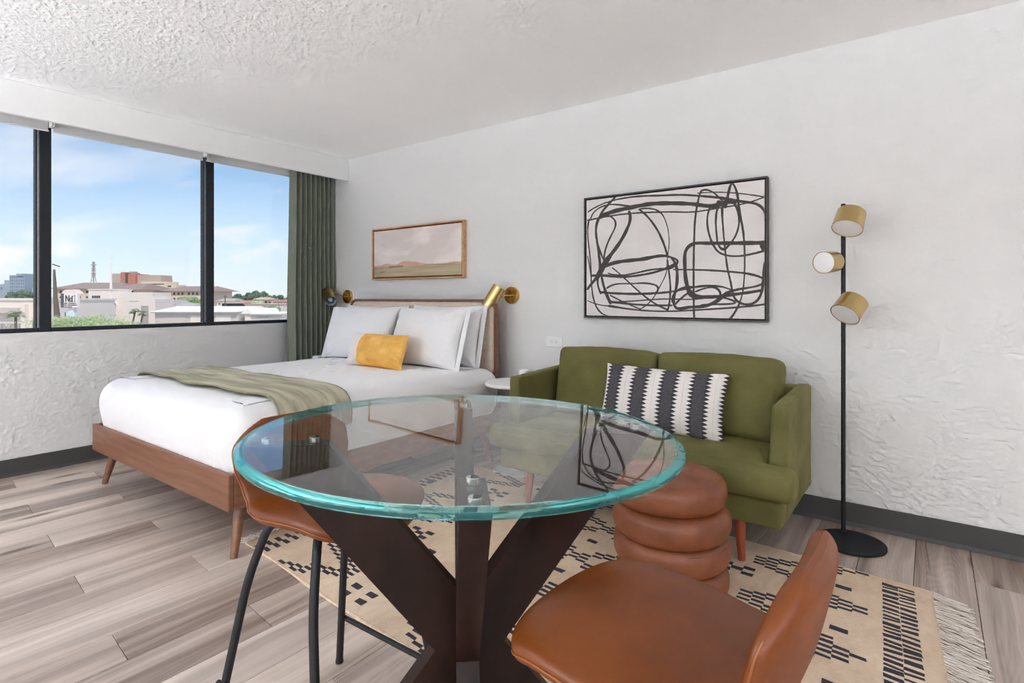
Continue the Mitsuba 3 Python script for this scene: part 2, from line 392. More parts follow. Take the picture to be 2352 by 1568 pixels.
k = 0
sub = struct('floor', box(-.12, XB + .12, YF - .12, .12, -.10, -.006), 'm_subfloor')
joint = [-2.41, -2.02, -1.62]
rows = int((XB - FX0) / FW) + 2
for r in range(-1, rows):
    xa, xb = max(0, FX0 + r * FW), min(XB, FX0 + (r + 1) * FW)
    if xb - xa < .01: continue
    j0 = joint[r % 3] - .0183 * (r - 3)
    cuts = sorted({round(c, 4) for c in [j0 + 1.22 * q for q in range(-8, 6)] if YF < c < 0} | {YF, 0.0})
    for ya, yb in zip(cuts[:-1], cuts[1:]):
        g = .0009
        b = box(xa + g, xb - g, ya + g, yb - g, -.006, 0, .0012)
        sk = np.clip((b.vertices[:, 0] - xa) / FW, 0, 1)
        v = np.array(b.vertices)
        inner = (v[:, 1] > YF + .1) & (v[:, 1] < -.1)
        v[:, 1] -= np.where(inner, sk * .020, 0)
        uv = np.stack([k + .05 + .9 * (v[:, 0] - xa) / FW, v[:, 1] - ya], -1)
        scene[key_for('plank', 'floor')] = mikit.ply((v, b.faces), 'm_floor', uv=uv)
        k += 1
struct('ceiling', box(-.12, XB + .12, YF - .12, .12, H, H + .12), 'm_ceiling')
struct('wall_right', box(-.12, XB + .12, 0, .12, 0, H), 'm_wall')
struct('wall_back', box(XB, XB + .12, YF, 0, 0, H), 'm_wallgrey')
struct('wall_front', box(-.12, XB + .12, YF - .12, YF, 0, H), 'm_wallgrey')
WY0, WY1, WZ0, WZ1 = -8.30, -.16, .918, 2.36
struct('wall_left', cat(box(-.12, 0, YF, 0, 0, WZ0), box(-.12, 0, YF, 0, WZ1, H), box(-.12, 0, YF, WY0, WZ0, WZ1), box(-.12, 0, WY1, 0, WZ0, WZ1)), 'm_wall')
struct('trim_1', cat(box(.322, .35, YF + .002, -.002, 2.240, H - .001, .002)), 'm_trim', label='white soffit board along the ceiling in front of the window blinds')
def baseboard(name, x0, x1, y0, y1, side):
    # a vinyl cove base: upright leaf and a small toe
    if side == 'x':
        struct(name, cat(box(x0, x0 + .006, y0, y1, .001, .112, .002), hull([[x0 + a, y, z] for y in (y0, y1) for a, z in ((0, .001), (.016, .001), (.014, .004), (.006, .018), (0, .018))])), 'm_base')
    else:
        struct(name, cat(box(x0, x1, y1 - .006, y1, .001, .114, .002), hull([[x, y1 - a, z] for x in (x0, x1) for a, z in ((0, .001), (.016, .001), (.014, .004), (.006, .018), (0, .018))])), 'm_base')
baseboard('baseboard_left', .0005, 0, YF + .01, -.001, 'x')
baseboard('baseboard_right', .02, XB - .01, 0, -.0005, 'y')
# windows: three in view; the rest, out of view on the left, bring more daylight
ms = [WY1 - .0, -1.10, -2.165, -3.23, -4.295, -5.36, -6.425, -7.49, WY0]
for i in range(8):
    y1, y0 = ms[i], ms[i + 1]
    w = struct(f'window_{i + 1}', None, None)
    hw = .036
    e0, e1 = y0 + (hw if i < 7 else 0), y1 - (hw if i > 0 else 0)
    obj('sill_rail', box(-.085, -.002, e0, e1, WZ0 + .002, .944, .003), 'm_frame', w)
    obj('head_rail', box(-.085, -.002, e0, e1, 2.30, WZ1 - .002, .003), 'm_frame', w)
    if i == 0: obj('jamb', box(-.085, -.002, e1 - .03, e1 - .001, .944, 2.30, .003), 'm_frame', w)
    obj('mullion', box(-.060, -.002, y0 - hw + .006 if i < 7 else y0 + .001, y0 + hw - .002 if i < 7 else y0 + .04, WZ0 + .002, WZ1 - .002, .003), 'm_frame', w)
    if i < 7:
        yy = y0 - hw
        obj('gasket', box(-.05, -.012, yy - .003, yy + .006, .946, 2.30), 'm_alu', w, smooth=False)
        obj('sash', box(-.06, -.008, yy - .012, yy - .004, .946, 2.30), 'm_frame', w, smooth=False)
    put('pane', {**mikit.ply(trimesh.Trimesh([[-.045, e0, .94], [-.045, e1, .94], [-.045, e1, 2.31], [-.045, e0, 2.31]], [[0, 1, 2], [0, 2, 3]], process=False), 'm_pane')}, w)
# roller blinds, rolled up behind the soffit
for y0, y1, lab in ((-3.2, -2.152, 'white roller blind rolled up above the left window, cut by the photo edge'), (-2.148, -1.172, 'white roller blind rolled up above the middle window'), (-1.166, -.20, 'white roller blind rolled up above the right window, next to the green curtain')):
    b = thing('roller_blind', lab, 'blind', 'roller blinds')
    obj('roll', place(trimesh.creation.cylinder(.022, y1 - y0 - .02, sections=20), (.083, (y0 + y1) / 2, 2.385), rx=math.pi / 2), 'm_blind', b)
    obj('fabric', trimesh.Trimesh([[.0605, y0 + .012, 2.250], [.0605, y1 - .012, 2.250], [.0605, y1 - .012, 2.385], [.0605, y0 + .012, 2.385]], [[0, 1, 2], [0, 2, 3]], process=False), 'm_blindcloth', b, smooth=False)
    obj('hem_bar', box(.057, .064, y0 + .008, y1 - .008, 2.240, 2.252, .002), 'm_white_gloss', b)
    for yy in (y0, y1 - .006): obj('bracket', box(.045, .115, yy, yy + .006, 2.27, 2.42), 'm_white_satin', b, smooth=False)
# curtain
ny, nz = 260, 40
s = np.linspace(0, 1, ny); zz = np.linspace(2.32, .03, nz)
P = np.zeros((ny, nz, 3))
for j, z in enumerate(zz):
    t = (2.32 - z) / 2.29
    ph = s * 9.0 * 2 * np.pi + .6 * np.sin(s * 7 + 1) + .25 * np.sin(t * 5 + s * 4)
    amp = .027 + .012 * t
    wid = .43 + .035 * t
    sharp = 1.2 - 2.2 * np.abs(np.sin(ph / 2 + .4)) ** .8
    P[:, j, 1] = -.455 - .03 * t + wid * s + .010 * np.cos(ph)
    P[:, j, 2] = z
    P[:, j, 0] = .128 + amp * sharp + .012 * np.sin(t * 9 + s * 3) * t - .02 * (s < .04) * (1 - s / .04)
c = obj('curtain', sheet(P, -.003), 'm_curtain', smooth=True)
tag(c, 'sage green pleated curtain hanging at the right end of the windows', 'curtain')
ct = obj('curtain_track', box(.10, .15, -.50, -.004, 2.325, 2.345, .003), 'm_white_satin'); tag(ct, 'white curtain track under the soffit that carries the green curtain', 'curtain track')
# hanging globes out of view, added as fill light for the room
def fill_pendant(x, y, z, r, lab):
    t = thing('fill_pendant_lamp', lab, 'added fill lamp', 'added white globe fill lamps')
    obj('canopy', lathe([(0, H - .025), (.055, H - .025), (.06, H - .02), (.06, H - .001), (0, H - .001)], 32, (x, y, 0)), 'm_blackmetal', t)
    obj('cord', sweep([(x, y, z + r + .02), (x, y, H - .024)], .003, 8), 'm_black', t)
    obj('cap', lathe([(0, z + r - .004), (.03, z + r - .006), (.03, z + r + .03), (0, z + r + .034)], 24, (x, y, 0)), 'm_blackmetal', t)
    g = trimesh.creation.uv_sphere(r, count=[18, 32]); g.apply_translation((x, y, z))
    put('globe', {**mikit.ply(g, 'm_diffuser', smooth=True), 'emitter': {'type': 'area', 'radiance': rgb(FILL_GLOBE)}}, t)
for x, y, z, r, lab in ((0.8, -6.4, 1.72, .28, 'added fill lamp, large white globe by the windows, out of view on the left'), (0.8, -7.9, 1.72, .30, 'added fill lamp, large white globe in the far corner by the windows, out of view')):
    fill_pendant(x, y, z, r, lab)
def fill_torchiere(x, y, zt, lab, f=1.0):  # floor lamps out of view, added as fill light for the room
    t = thing('fill_uplighter', lab, 'floor lamp', 'added white bowl fill lamps')
    obj('base', lathe([(0, 0), (.14, 0), (.142, .004), (.14, .016), (.02, .022), (0, .022)], 40, (x, y, 0)), 'm_black', t)
    obj('pole', sweep([(x, y, .02), (x, y, zt - .10)], .011, 14), 'm_blackmetal', t)
    obj('bowl', lathe([(0, zt - .10), (.05, zt - .098), (.15, zt - .03), (.185, zt), (.181, zt), (.145, zt - .027), (.05, zt - .09), (0, zt - .092)], 48, (x, y, 0)), 'm_white_satin', t)
    an = np.linspace(0, 2 * np.pi, 33)[:-1]; i = np.arange(32)
    d = trimesh.Trimesh(np.vstack([np.stack([x + .15 * np.cos(an), y + .15 * np.sin(an), an * 0 + zt - .022], 1), [[x, y, zt - .022]]]), np.stack([i, (i + 1) % 32, i * 0 + 32], 1), process=False)
    put('fill_disc', {**mikit.ply(d, 'm_diffuser'), 'emitter': {'type': 'area', 'radiance': rgb([u * f for u in FILL_UP])}}, t)
fill_torchiere(0.9, -4.7, 1.15, 'added fill lamp, white bowl by the windows nearest the bed, outside the photo on the left', .22)
fill_torchiere(2.2, -6.6, 1.15, 'added fill lamp, white bowl left of the camera, outside the photo', 1.1)
fill_torchiere(4.2, -6.6, 1.15, 'added fill lamp, white bowl straight behind the camera, outside the photo', 1.0)
fill_torchiere(6.0, -6.2, 1.15, 'added fill lamp, white bowl behind the camera on the right, outside the photo', .8)
fill_torchiere(7.2, -3.6, 1.15, 'added fill lamp, white bowl right of the camera, outside the photo', .35)
# ------------------------------------------------------------------ bed
BX0, BX1, BY = .603, 2.282, -2.08
bed = thing('bed', 'walnut platform bed with beige upholstered headboard against the white wall', 'bed')
obj('foot_rail', box(BX0, BX1, BY, BY + .028, .212, .372, .004), 'm_bedwood', bed)
for x in (BX0, BX1 - .028): obj('side_rail', box(x, x + .028, BY + .0285, -.15, .212, .372, .004), 'm_bedwood', bed)
obj('slat_base', box(BX0 + .03, BX1 - .03, BY + .03, -.16, .26, .335), 'm_bedwood', bed, smooth=False)
for tx, ty, bx_, by_ in ((.70, -1.985, .648, -2.03), (2.215, -1.99, 2.268, -2.048), (.70, -.30, .648, -.24), (2.215, -.30, 2.268, -.24)):
    ax = np.array([tx - bx_, ty - by_, .222]); L = np.linalg.norm(ax)
    leg = lathe([(0, 0), (.014, 0), (.0155, .004), (.026, L * .97), (.026, L), (0, L)], 24)
    obj('leg', align(leg, ax, (bx_, by_, 0.0)), 'm_bedwood', bed)
hx0, hx1, hz0, hz1, hy = .588, 2.238, .58, 1.120, -.165
def rrect(x0, x1, z0, z1, r):
    return Polygon([(x0 + r, z0 + r), (x1 - r, z0 + r), (x1 - r, z1 - r), (x0 + r, z1 - r)]).buffer(r, quad_segs=10)
def xz_prism(poly, y0, y1):
    m = extrude(poly, y1 - y0); v = m.vertices.copy(); m.vertices = np.stack([v[:, 0], y1 - v[:, 2], v[:, 1]], -1)
    if m.volume < 0: m.invert()
    return m
outer = rrect(hx0, hx1, hz0 - .03, hz1 + .014, .075)
frame_poly = outer.difference(rrect(hx0 + .012, hx1 - .012, hz0 - .002, hz1, .066))
posts = [Polygon([(x, .10), (x + .05, .10), (x + .05, hz0 + .10), (x, hz0 + .10)]) for x in (hx0, hx1 - .05)]
hb = obj('headboard', cat(xz_prism(unary_union([frame_poly, *posts]).difference(rrect(hx0 + .012, hx1 - .012, hz0 - .002, hz1, .066)), -.164, -.130), xz_prism(outer.buffer(-.004), -.131, -.122)), 'm_bedwood', bed)
nu, nv = 181, 73
u = np.linspace(0, 1, nu); v = np.linspace(0, 1, nv)
ix0, ix1, iz0, iz1 = hx0 + .014, hx1 - .014, hz0, hz1 - .002
U, V = np.meshgrid(u, v, indexing='ij')
R = .064; wx, wz = (ix1 - ix0) / 2, (iz1 - iz0) / 2
X, Z = (U * 2 - 1) * wx, (V * 2 - 1) * wz
for _ in range(1):   # square to rounded corners
    ex, ez = np.abs(X) - (wx - R), np.abs(Z) - (wz - R)
    m_ = (ex > 0) & (ez > 0)
    d = np.hypot(ex, ez); mx = np.maximum(ex, ez); sc = np.where(m_, mx / np.maximum(d, 1e-6), 1)
    X = np.where(m_, np.sign(X) * (wx - R + ex * sc), X); Z = np.where(m_, np.sign(Z) * (wz - R + ez * sc), Z)
cu = np.abs(((U * 6) % 1) - .5) * 2; cv_ = np.abs(((V * 3) % 1) - .5) * 2
tuft = (1 - cu ** 6) ** .5 * (1 - cv_ ** 6) ** .5
edge = np.clip(np.minimum(np.minimum(U, 1 - U) * (ix1 - ix0), np.minimum(V, 1 - V) * (iz1 - iz0)) / .03, 0, 1) ** .5
D = .018 + .020 * edge + .010 * tuft * edge
G = np.stack([X + (ix0 + ix1) / 2, -.130 - D, Z + (iz0 + iz1) / 2], -1)
gm = gridmesh(G)
if gm.vertex_normals[nu * nv // 2][1] > 0: gm.invert()
obj('upholstery', gm, 'm_uphol', bed, smooth=True, label='beige tufted headboard upholstery')
# mattress with the white bedding tucked round it
def bedding():
    x0, x1, y0, y1, z0, z1 = BX0 + .022, BX1 + .012, BY + .022, -.172, .345, .655
    n, mth = 220, 60
    cx, cy = (x0 + x1) / 2, (y0 + y1) / 2
    th = np.linspace(0, 2 * np.pi, n, endpoint=False)
    # outline: rounded rectangle, sampled evenly
    poly = Polygon([(x0 + .09, y0 + .09), (x1 - .09, y0 + .09), (x1 - .09, y1 - .09), (x0 + .09, y1 - .09)]).buffer(.09, quad_segs=12).exterior
    out = np.array([poly.interpolate(a, normalized=True).coords[0] for a in np.linspace(0, 1, n, endpoint=False)])
    nrm = np.roll(out, -1, 0) - np.roll(out, 1, 0); nrm = np.stack([nrm[:, 1], -nrm[:, 0]], 1); nrm /= np.linalg.norm(nrm, axis=1, keepdims=True)
    if ((out + nrm * .01 - [cx, cy]) ** 2).sum() < ((out - [cx, cy]) ** 2).sum(): nrm = -nrm
    prof = [(-.012, z0), (-.004, z0 + .03), (.008, z0 + .09), (.016, z0 + .16), (.010, z0 + .215), (-.010, z0 + .255), (-.040, z0 + .283), (-.085, z0 + .302), (-.15, z0 + .3085), (-.24, z1)]
    pr = CubicSpline(np.linspace(0, 1, len(prof)), prof)(np.linspace(0, 1, 40))
    rings = []
    ny_ = out[:, 1]
    for o, z in pr:
        t = (z - z0) / (z1 - z0)
        s = out + nrm * o
        foot = np.clip((-1.95 - s[:, 1]) / .1, 0, 1)
        right = np.clip((s[:, 0] - 1.75) / .3, 0, 1)
        wr = .011 * np.sin(s[:, 0] * 95 + 3 * np.sin(s[:, 0] * 13) + t * 2) * np.exp(-((t - .32) / .25) ** 2) * foot * right
        wr += .006 * (meshkit.fbm(np.stack([s[:, 0] * 5, s[:, 1] * 5, s[:, 1] * 0 + z * 8], -1), 3, 4) - .5) * (t < .97)
        s = s + nrm * wr[:, None]
        rings.append(np.stack([s[:, 0], s[:, 1], np.full(n, z)], -1))
    inner = rings[-1]
    for f in np.linspace(.9, 0.02, 14):
        q = inner.copy(); q[:, 0] = cx + (inner[:, 0] - cx) * f; q[:, 1] = cy + (inner[:, 1] - cy) * f
        q[:, 2] = z1 + .006 * (meshkit.fbm(np.stack([q[:, 0] * 4, q[:, 1] * 4, q[:, 0] * 0], -1), 3, 8) - .5)
        rings.append(q)
    Pm = np.array(rings)
    g = gridmesh(Pm, wrap=True)
    v = np.vstack([g.vertices, [[cx, cy, z1]], [[cx, cy, z0]]]); f = np.array(g.faces); N = len(v)
    L = (len(rings) - 1) * n; kk = np.arange(n); k2 = (kk + 1) % n
    f = np.vstack([f, np.stack([L + kk, L + k2, kk * 0 + N - 2], 1), np.stack([k2, kk, kk * 0 + N - 1], 1)])
    m = trimesh.Trimesh(v, f, process=False); m.fix_normals()
    return m
mt = obj('mattress', bedding(), 'm_sheet', smooth=True)
tag(mt, 'mattress made up with tight white sheets on the walnut bed', 'mattress')
# throw blanket across the foot, hanging over the right side
def throw():
    # along the bed's width: from the left edge over the top, down the right side
    path = np.array([(.628, .595), (.640, .632), (.68, .655), (.75, .663), (.95, .666), (1.5, .667), (2.02, .667), (2.14, .663), (2.225, .646), (2.277, .613), (2.303, .565), (2.308, .52), (2.309, .485)])
    ss = np.r_[0, np.cumsum(np.linalg.norm(np.diff(path, axis=0), axis=1))]
    pp = PchipInterpolator(ss, path)(np.linspace(0, ss[-1], 120))
    vv = np.linspace(0, 1, 46)
    P = np.zeros((120, 46, 3))
    for i, (x, z) in enumerate(pp):
        t = i / 119
        y0 = -1.862 + .016 * math.sin(t * 9) + .012 * math.sin(t * 23 + 1); y1 = -1.448 + .016 * math.sin(t * 8 + 2)
        fold = .007 * np.sin(vv * 15 + 3 * np.sin(t * 3.2) + 2 * t) + .004 * np.sin(vv * 31 + t * 17)
        P[i, :, 1] = y0 + (y1 - y0) * vv
        side = np.clip((x - 2.2) / .08, 0, 1)
        P[i, :, 0] = x + .010 * side + fold * side * .8
        P[i, :, 2] = z + .010 + np.abs(fold) * (1 - side) * (.4 + .6 * np.clip((x - .63) / .3, 0, 1))
    m = sheet(P, .007)
    if m.volume < 0: m.invert()
    hem = cat(sweep(P[:, 0] + [0, 0, -.002], .0045, 6), sweep(P[:, -1] + [0, 0, -.002], .0045, 6))
    return m, hem
tm, hm = throw()
th = thing('throw_blanket', 'sage green velvety throw laid across the foot of the bed', 'blanket')
obj('cloth', tm, 'm_throw', th, smooth=True); obj('hem', hm, 'm_throwhem', th, smooth=True)
# pillows
def bed_pillow(cx, y, zb, w, h, t, lean, rz, seed, lab, flange=False, ry=0.):
    m, uv = pillow(w, h, t, 64, .075, .015, seed)
    k = thing('bed_pillow', lab, 'pillow', 'white bed pillows')
    L = place(place(m, (0, 0, h / 2)), (cx, y, zb), rz=rz, rx=lean, ry=ry)
    obj('case', L, 'm_pillow', k, smooth=True)
    # hem band at the open end of the case
    g, _ = pillow(.045, h * .985, .012, 14, .0, .002, seed + 3)
    s = 1 if flange else -1
    obj('hem_flange', place(place(g, (s * (w / 2 + .010), 0.004, h / 2)), (cx, y, zb), rz=rz, rx=lean, ry=ry), 'm_pillow', k, smooth=True)
    return k
bed_pillow(1.01, -.285, .650, .74, .44, .17, -.20, .02, 1, 'white bed pillow behind the front left pillow, against the headboard')
bed_pillow(1.80, -.290, .650, .74, .45, .18, -.20, -.03, 2, 'white bed pillow at the back right, its end showing past the front pillow', True)
bed_pillow(1.04, -.470, .650, .76, .44, .20, -.30, .05, 3, 'front left white bed pillow, behind the mustard cushion')
bed_pillow(1.80, -.480, .650, .72, .44, .21, -.28, -.06, 4, 'front right white bed pillow with a wide hem, right of the mustard cushion', True)
m, uv = pillow(.62, .245, .14, 64, .06, .012, 9)
lp = obj('lumbar_cushion', place(place(m, (0, 0, .1225)), (1.565, -.715, .655), rx=-.30, rz=-.02), 'm_lumbar', smooth=True, uv=uv)
tag(lp, 'mustard and ivory lumbar cushion leaning on the white pillows', 'cushion')
# ------------------------------------------------------------------ nightstands and what is on them
def nightstand(x, y, lab):
    k = thing('nightstand', lab, 'nightstand', 'round white nightstands')
    obj('top', lathe([(0, .568), (.190, .568), (.196, .572), (.198, .580), (.196, .588), (.190, .592), (0, .592)], 64, (x, y, 0)), 'm_white_satin', k)
    obj('stem', lathe([(0, .012), (.022, .012), (.020, .05), (.018, .54), (.05, .5675), (0, .5675)], 32, (x, y, 0)), 'm_white_satin', k)
    obj('foot', lathe([(0, 0), (.15, 0), (.152, .005), (.148, .010), (.03, .0118), (0, .0118)], 48, (x, y, 0)), 'm_white_satin', k)
nightstand(.395, -.36, 'round white nightstand left of the bed, in front of the green curtain')
nightstand(2.525, -.315, 'round white nightstand between the bed and the green sofa')
b1 = obj('storage_box', box(.40, .50, -.44, -.34, .5925, .617, .004), 'm_white_gloss'); tag(b1, 'low white box on the left nightstand beside the pillow', 'box')
b2 = obj('trinket_box', box(.415, .49, -.43, -.355, .6175, .640, .004), 'm_white_satin'); tag(b2, 'small pale box on top of the low white box, left nightstand', 'box')
b3 = obj('candle_jar', lathe([(0, .5925), (.034, .5925), (.036, .596), (.036, .660), (.034, .664), (.030, .664), (.030, .655), (0, .655)], 40, (2.545, -.24, 0)), 'm_white_gloss'); tag(b3, 'small white round jar on the right nightstand behind the sofa arm', 'jar')
# ------------------------------------------------------------------ wall sconces
def frame_axis(r, u, t):
    return np.array(r * RGT + u * np.array([0, 0, 1.]) - t * FWD)
def sconce(px_, z, joint_p, axis, L, D, lab):
    k = thing('wall_sconce', lab, 'wall lamp', 'brass wall sconces')
    obj('backplate', align(lathe([(0, 0), (.062, 0), (.0635, .002), (.0635, .018), (.061, .022), (0, .022)], 48), (0, -1, 0), (px_, -.0005, z)), 'm_brasspolish', k)
    c = np.array(joint_p, float)
    ax = axis / np.linalg.norm(axis)
    side = np.array([px_, -.03, z]) - c; side -= ax * (side @ ax); side /= np.linalg.norm(side)
    at = c - ax * L * .22 + side * (D / 2 + .004)
    obj('arm', sweep([(px_, -.022, z), (px_, -.055, z), *[(np.array([px_, -.055, z]) * (1 - q) + at * q) for q in (.25, .6, 1.0)]], .0045, 12), 'm_brasspolish', k)
    obj('knuckle', align(trimesh.creation.cylinder(.009, .022, sections=20), side, at - side * .004), 'm_brasspolish', k)
    r = D / 2
    sh = obj('shade', align(lathe([(0, -L / 2), (r * .96, -L / 2), (r, -L / 2 + .003), (r, L / 2), (r - .0015, L / 2), (r - .0015, -L / 2 + .006), (0, -L / 2 + .006)], 56), ax, c), 'm_brass', k)
    obj('liner', align(lathe([(r - .0017, L / 2 - .001), (r - .0035, L / 2 - .001), (r - .0035, -L / 2 + .012), (0, -L / 2 + .012), (0, -L / 2 + .008), (r - .0017, -L / 2 + .008)], 48), ax, c), 'm_shadereflect', sh)
    obj('bulb', align(lathe([(0, -.055), (.012, -.055), (.013, -.02), (.022, .0), (.024, .02), (.018, .038), (0, .043)], 32), ax, c + ax * (L * .16)), 'm_bulb', k)
P_ = CAM
def at_px(px, py, y):
    r_ = FWD + (px - 1176) / 1286 * RGT + np.array([0, 0, (683 - py) / 1286]); return CAM + r_ * (y - CAM[1]) / r_[1]
sconce(2.270, 1.163, (2.190, -.125, 1.151), frame_axis(-.516, -.856, 0.0), .170, .098, 'brass wall sconce aimed down at the right side of the headboard')
sconce(.348, 1.155, (.225, -.125, 1.158), frame_axis(.44, -.53, .72), .170, .100, 'brass wall sconce beside the green curtain, its white bulb showing')
# ------------------------------------------------------------------ pictures, outlet
lpn = thing('landscape_painting', 'desert landscape painting in a thin light oak frame above the bed', 'painting')
def picture_frame(x0, x1, z0, z1, y1, bar, parent, m):
    pts = [box(x0, x1, -y1, -.002, z1 - bar, z1, .0015), box(x0, x1, -y1, -.002, z0, z0 + bar, .0015), box(x0, x0 + bar, -y1, -.002, z0 + bar, z1 - bar, .0015), box(x1 - bar, x1, -y1, -.002, z0 + bar, z1 - bar, .0015)]
    obj('frame', cat(*pts), m, parent)
def canvas(x0, x1, z0, z1, y, m, parent):
    v = np.array([[x0, -y, z0], [x1, -y, z0], [x1, -y, z1], [x0, -y, z1], [x0, -.004, z0], [x1, -.004, z0], [x1, -.004, z1], [x0, -.004, z1]], float)
    uvs = np.array([[0, 0], [1, 0], [1, 1], [0, 1]] * 2, float)
    f = [[0, 1, 2], [0, 2, 3], [4, 6, 5], [4, 7, 6], [0, 5, 1], [0, 4, 5], [3, 2, 6], [3, 6, 7], [0, 3, 7], [0, 7, 4], [1, 5, 6], [1, 6, 2]]
    obj('canvas', trimesh.Trimesh(v, f, process=False), m, parent, smooth=False, uv=uvs)
picture_frame(.735, 1.822, 1.303, 1.752, .042, .011, lpn, 'm_oak')
obj('backing', box(.748, 1.809, -.012, -.003, 1.316, 1.739), 'm_oakdark', lpn, smooth=False)
canvas(.757, 1.800, 1.325, 1.730, .034, 'm_landscape', lpn)
apn = thing('abstract_painting', 'large black and white abstract line painting in a black frame above the sofa', 'painting')
AX0, AX1, AZ0, AZ1 = 2.887, 4.017, 1.013, 1.803
picture_frame(AX0, AX1, AZ0, AZ1, .040, .010, apn, 'm_artframe')
obj('backing', box(AX0 + .011, AX1 - .011, -.012, -.003, AZ0 + .011, AZ1 - .011), 'm_black', apn, smooth=False)
canvas(AX0 + .016, AX1 - .016, AZ0 + .016, AZ1 - .016, .034, 'm_canvas', apn)
